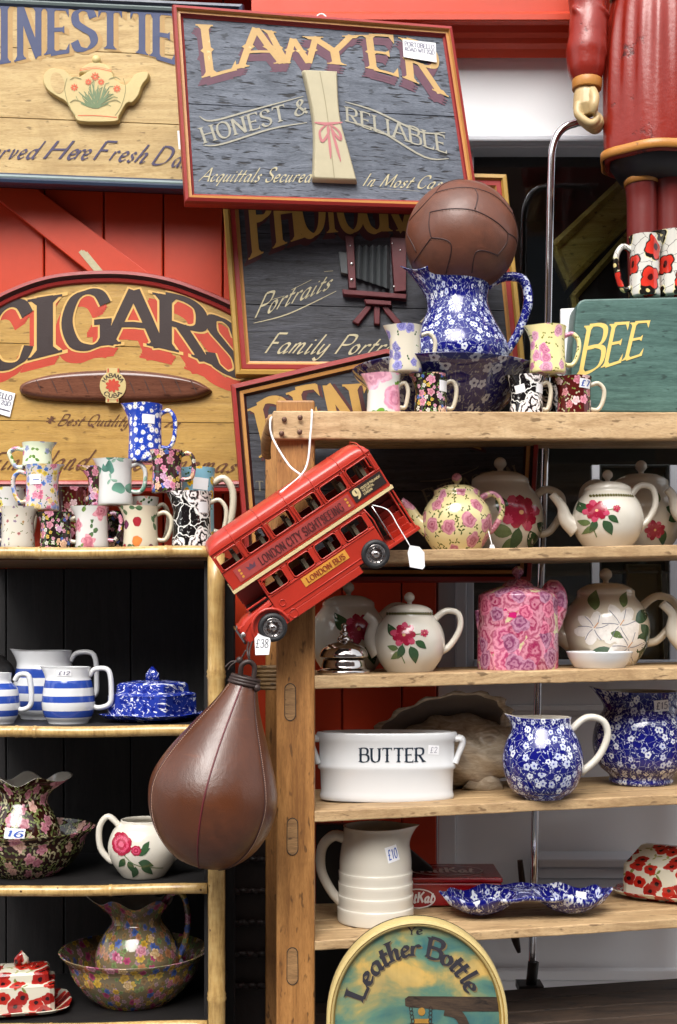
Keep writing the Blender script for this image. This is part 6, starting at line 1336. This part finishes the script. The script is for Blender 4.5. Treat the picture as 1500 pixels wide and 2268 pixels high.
for s_,v in (('HOUSES OF PARLIAMENT',44),('THE CAPITAL',37),('LONDON',30)): lettering(mb,s_,onbus(147,147+{44:52,37:30,30:22}[v],v-3,v+2),'sans',0,thick=.2,thin=.14)
mb.build('route_lettering',bus_cream,bus)
mb=MB(); bx(mb,-74,44,-1.2,0,-72,-50); mb.build('name_panel',bus_gold,bus)
mb=MB(); lettering(mb,'LONDON BUS',onbus(-64,36,-67,-55),'serif',0,thick=.2,thin=.09); mb.build('name_lettering',plain('bus_plate_letter',c8(140,54,26),.5),bus)
# stairs and platform
mb=MB(); bx(mb,128,214,0,WD,-108,-100); mb.build('platform',bus_red,bus,bevel=.001)
mb=MB(); 
for j in range(6): bx(mb,150+j*1,204,40+j*12,52+j*12,-100,-86+j*15)
mb.build('stairs',red_dark,bus,bevel=.001)
mb=MB(); mb.tube([B(148,3,-100),B(148,3,4)],1.6*k,n=8); mb.build('grab_pole',steel,bus)
# bonnet, mudguards, cab
mb=MB(); prof=[(-158,-46),(-200,-50),(-232,-56),(-250,-66),(-256,-82),(-254,-106)]
R_=[]
for u,v in prof:
    r=[]
    for j in range(9): t=pi*j/8; r.append(mb.vert(B(u+(8*(1-math.sin(t)) if u<-200 else 0),WD/2+.0-34*math.cos(t)*1.0-28,v-(1-math.sin(t)**.5)*16)))
    R_.append(r)
for a,b in zip(R_[:-1],R_[1:]):
    for j in range(8): mb.face((a[j],b[j],b[j+1],a[j+1]),0,True)
bx(mb,-250,-156,4,68,-108,-66); mb.build('bonnet',bus_red,bus,bevel=.001)
mb=MB()
for w0 in (-4,WD-28):
    mb=MB(); R_=[]
    for i in range(13):
        t=math.radians(-12+204*i/12); R_.append([mb.vert(B(-188+r*math.cos(t),w,-104+r*math.sin(t))) for r,w in ((40,w0),(45,w0),(46,w0+30),(40,w0+30))])
    for a,b in zip(R_[:-1],R_[1:]):
        for j in range(4): mb.face((a[j],b[j],b[(j+1)%4],a[(j+1)%4]),0,True)
    mb.face(R_[0]); mb.face(R_[-1][::-1]); mb.build('mudguard',bus_red,bus)
mb=MB(); bx(mb,-210,-156,70,WD,-108,4); bx(mb,-212,-160,2,6,-44,-40); mb.build('cab',bus_red,bus,bevel=.001)
mb=MB(); bx(mb,-211.5,-209,76,WD-6,-38,-4); mb.build('cab_window',black,bus)
mb=MB(); bx(mb,-213,-211,30,96,20,50); mb.build('front_blind',black,bus)
mb=MB(); bx(mb,-258,-254,12,60,-106,-66); mb.build('radiator',steel,bus)
for w in (-2,WD-14): mb=MB(); mb.ball(B(-248,w+8,-84),7*k,12); mb.build('headlight',steel,bus)
for u,v,wf in ((-185,-106,-6),(97,-98,-6),(-185,-106,WD-18),(97,-98,WD-18)):
    wh=bpy.data.objects.new('wheel',None); COL.objects.link(wh); wh.parent=bus; wh.location=B(u,wf,v)-bc; wh.empty_display_size=.02
    wl=lambda a,b,c,u=u,v=v,wf=wf:B(u+a/k,wf+c/k,v+b/k)
    mb=MB(); mb.lathe([(p[0]*k,p[1]*k) for p in cr([Vector(p) for p in [(21,24),(30,24),(33,19),(33,6),(31,1),(26,-1),(22,1),(21,4)]],3)],wl,n=36); mb.build('tyre',rubber,wh)
    mb=MB(); mb.lathe([(p[0]*k,p[1]*k) for p in [(22.5,2),(20,-1),(19,3),(15,4),(14,2),(9,0),(8,-4),(5,-6),(.1,-7)]],wl,n=36)
    for j in range(12):
        a=2*pi*j/12; mb.hexa([wl((r*math.cos(a)-s*math.sin(a))*k,(r*math.sin(a)+s*math.cos(a))*k,c*k) for r,s,c in ((14,-1.6,1),(14,1.6,1),(20,2,1),(20,-2,1),(14,-1.6,4),(14,1.6,4),(20,2,4),(20,-2,4))])
    mb.build('rim',steel,wh)
mb=MB()
for u in (-135,-118): pass
for u,v,r in ((-136,-72,7),(-128,-106,10)): mb.tube([B(u+r*math.cos(t),-.5,v+r*math.sin(t)) for t in [2*pi*i/20 for i in range(20)]],1.1*k,n=5,closed=True)
mb.build('filler_cap',bus_red,bus)
# string, tags
mb=MB(); s0=P(600,930,-.026); eye=B(-5,30,131)
mb.tube(cr([P(690,905,0.03),P(691,916,-.027),P(688,960,-.04),P(676,1040,-.06),eye],6),.0021,n=7); mb.tube(cr([P(606,922,.02),P(599,932,-.024),P(604,970,-.03),P(640,1030,-.05),P(672,1062,-.075),eye],6),.0021,n=7)
t=mb.build('white_string',string_m); tag(t,'white string looped over the shelf post and holding the toy bus','string')
def swing(name,label,pl,pts,hole,strpts,txt=None,inkm=ink):
    t=thing(name,label,'price tag',pl.hit(*hole)); m=MB(); slab(m,pl,pts,0,.0009)
    if txt: s,top_,bot_=txt; lettering(m,s,warp(top_,bot_,pl,.0013),'hand',1)
    m.build('card',[paper,inkm],t,bevel=0); m=MB(); m.tube(cr(strpts,5),.0011,n=6); m.build('thread',string_m,t)
pl=vplane(920,1235,-.14,yaw=12); swing('price_tag','blank white tag on a long thread hanging from the bus platform',pl,[(908,1208),(929,1211),(940,1224),(941,1255),(936,1261),(908,1256),(903,1224)],(916,1214),[B(150,-3,-2),P(860,1130,-.13),P(882,1165,-.14),P(910,1212,-.1415)])
pl=vplane(580,1430,-.15); swing('price_tag','small white tag with a written price below the front wheel of the bus',pl,[(572,1404),(580,1408),(598,1413),(600,1420),(596,1450),(566,1451),(564,1414)],(574,1408),[B(-215,-6,-108),P(572,1404,-.151)],txt=('+38',[(566,1416),(594,1416)],[(566,1434),(594,1434)]))
pl=vplane(1090,1218,TY(1060,.02)); swing('price_tag','tiny white tag tied to the handle of the yellow rose teapot',pl,[(1086,1206),(1094,1206),(1098,1219),(1083,1219)],(1090,1206),[P(1082,1176,TY(1060,.05)),P(1090,1207,TY(1060,.0185))])
# ------------------------------------------------------------------ carved figure in a red coat
Yq=fy(R_TOP,1470,.235); k=K(Yq); o=P(1472,0,Yq); zs=R_TOP.z(o.x,Yq)
st=thing('carved_figure','carved wooden figure in a long red coat with gold trim standing on the top shelf','statue',Vector((o.x,Yq,zs)))
v=lambda dx,py,dy=0:Vector((o.x+dx*k,Yq+dy*k,ZC-(py-HY)*k))
def coat(py0,py1): pass
mb=MB(); prof=[(112,-330),(120,-260),(126,-180),(122,-90),(118,-20),(118,0),(126,40),(132,100),(136,180),(138,260),(137,330),(135,372),(126,372),(118,360)]
n=96; rows=[]
for i,(r,py) in enumerate(prof):
    row=[]
    for j in range(n+1):
        th=2*pi*j/n; t=max(0,min(1,(py-10)/120)); t2=max(0,min(1,(py-10)/60))*max(0,1-(py-60)/260)
        rr=r*(1+.05*t2*math.cos(22*th)+.04*t*math.cos(7*th+.6)+.02*t*math.cos(3*th)); groove=max(0,1-abs((th-pi+.30))/.09)*t*min(1,max(0,(300-py)/120)); rr*=1-.12*groove
        row.append(mb.vert(v(rr*math.sin(th),py,rr*math.cos(th)*.78)))
    rows.append(row)
for a,b in zip(rows[:-1],rows[1:]):
    for j in range(n): mb.face((a[j],a[j+1],b[j+1],b[j]),0,True)
ct_=mb.build('coat',statue_red,st); ss=ct_.modifiers.new('soft','SUBSURF'); ss.levels=1; ss.render_levels=1
def band(py,r,h,o_=3,tilt=0):
    m=MB(); pf=[(r,py-h/2),(r+o_,py-h/2+2),(r+o_,py+h/2-2),(r,py+h/2)]; rws=[[m.vert(v(q*math.sin(2*pi*j/n)*(1+.03*math.cos(14*pi*j/n+.6)+.02*math.cos(6*pi*j/n)),y+tilt*math.sin(2*pi*j/n),q*math.cos(2*pi*j/n)*.78*(1+.03*math.cos(14*pi*j/n+.6)+.02*math.cos(6*pi*j/n)))) for j in range(n+1)] for q,y in pf]
    for a,b in zip(rws[:-1],rws[1:]):
        for j in range(n): m.face((a[j],a[j+1],b[j+1],b[j]),0,True)
    return m
band(356,140,20,4).build('hem_trim',statue_gold,st); band(-4,119,24,5).build('belt',statue_gold,st)
mb=MB(); ap=[v(-84,-300,0),v(-150,-200,-8),v(-176,-80,-16),v(-172,20,-22),v(-176,90,-30),v(-180,150,-32),v(-178,196,-34)]
ac=cr(ap,8); base_=[46,52,50,46,42,42,44,43,39,33]; rr_=[]
for i in range(len(ac)):
    f=i/(len(ac)-1)*9; a_=int(min(f,8)); rr_.append((base_[a_]+(base_[a_+1]-base_[a_])*(f-a_)+.7*math.sin(i*.9)+2.*math.sin(i*.33+1))*k)
mb.tube(ac,rr_,n=24,side=(0,1,0))
for x_,y_,s_,t_ in ((-186,10,26,.9),(-160,40,28,.6),(-196,62,24,1.0),(-170,86,30,.5),(-192,120,24,.8),(-164,128,24,.4),(-150,-10,24,1.2)): mb.ball(v(x_,y_,-44),s_*k,14,0,(1.35,.8,.34),Matrix.Rotation(t_,3,'Y'))
mb.build('sleeve',statue_red,st,remesh=.004)
mb=MB(); mb.tube([v(-178,192,-34),v(-179,214,-34)],[33*k,32*k],n=24); mb.build('cuff',statue_gold,st,bevel=.002)
mb=MB(); hd=lambda dx,py,dy:v(-182+dx,py,-34+dy)
mb.tube([hd(2,206,0),hd(0,226,-2),hd(0,252,-4),hd(4,272,-2)],[22*k,26*k,28*k,22*k],n=18)
for i,(fx,fd,ln) in enumerate(((-18,-16,1.),(-12,-2,1.08),(-6,12,1.04),(2,24,.9))):
    mb.tube(cr([hd(fx,250,fd),hd(fx-2,274,fd-4),hd(fx+14,292*1.0,fd-8),hd(fx+28*ln,296,fd-8),hd(fx+40*ln,282,fd-4),hd(fx+34*ln,268,fd)],4),[9.5*k,9.5*k,9*k,8.5*k,8*k,6.5*k],n=12)
mb.tube(cr([hd(10,222,-18),hd(14,242,-30),hd(12,262,-34),hd(10,276,-30)],4),[11*k,11*k,10*k,7*k],n=12)
mb.build('hand',statue_skin,st,remesh=.0017)
for s_,x in ((-1,-55),(1,8),):
    mb=MB(); mb.tube(cr([v(x,330,-10),v(x,400,-12),v(x+3,450,-8),v(x+4,540,-6),v(x+6,700,-6),v(x+6,900,-6)],5),[38*k,36*k,33*k,33*k,30*k,26*k],n=24,side=(0,1,0)); lg=mb.build('leg',statue_trouser,st)
    y=406 if s_<0 else 388; mb=MB(); mb.tube([v(x,y-9,-12),v(x+1,y+9,-12)],[38*k,37.5*k],n=28,side=(0,1,0)); mb.build('garter',statue_gold,lg)
    mb=MB(); mb.ball(v(x+6,(HY+(ZC-zs-.02)/k),-26),30*k,16,0,(1,1.9,.7)); mb.build('shoe',black,lg)
mb=MB(); mb.lathe([(p[0]*k,p[1]*k) for p in [(128,0),(120,-24),(96,-60),(.1,-64)]],lambda a,b,c:v(a/k,352,b*.72/k)+Vector((0,0,c+.006)),n=48); mb.build('underskirt',statue_dark,st)
mb=MB(); mb.lathe([(p[0]*k,p[1]*k) for p in cr([Vector(p) for p in [(40,0),(42,40),(62,70),(74,120),(70,165),(60,190),(96,196),(98,204),(62,212),(56,280),(.1,286)]],3)],lambda a,b,c:v(a/k,-335,b/k)+Vector((0,0,c)),n=36); mb.build('head',statue_skin,st)
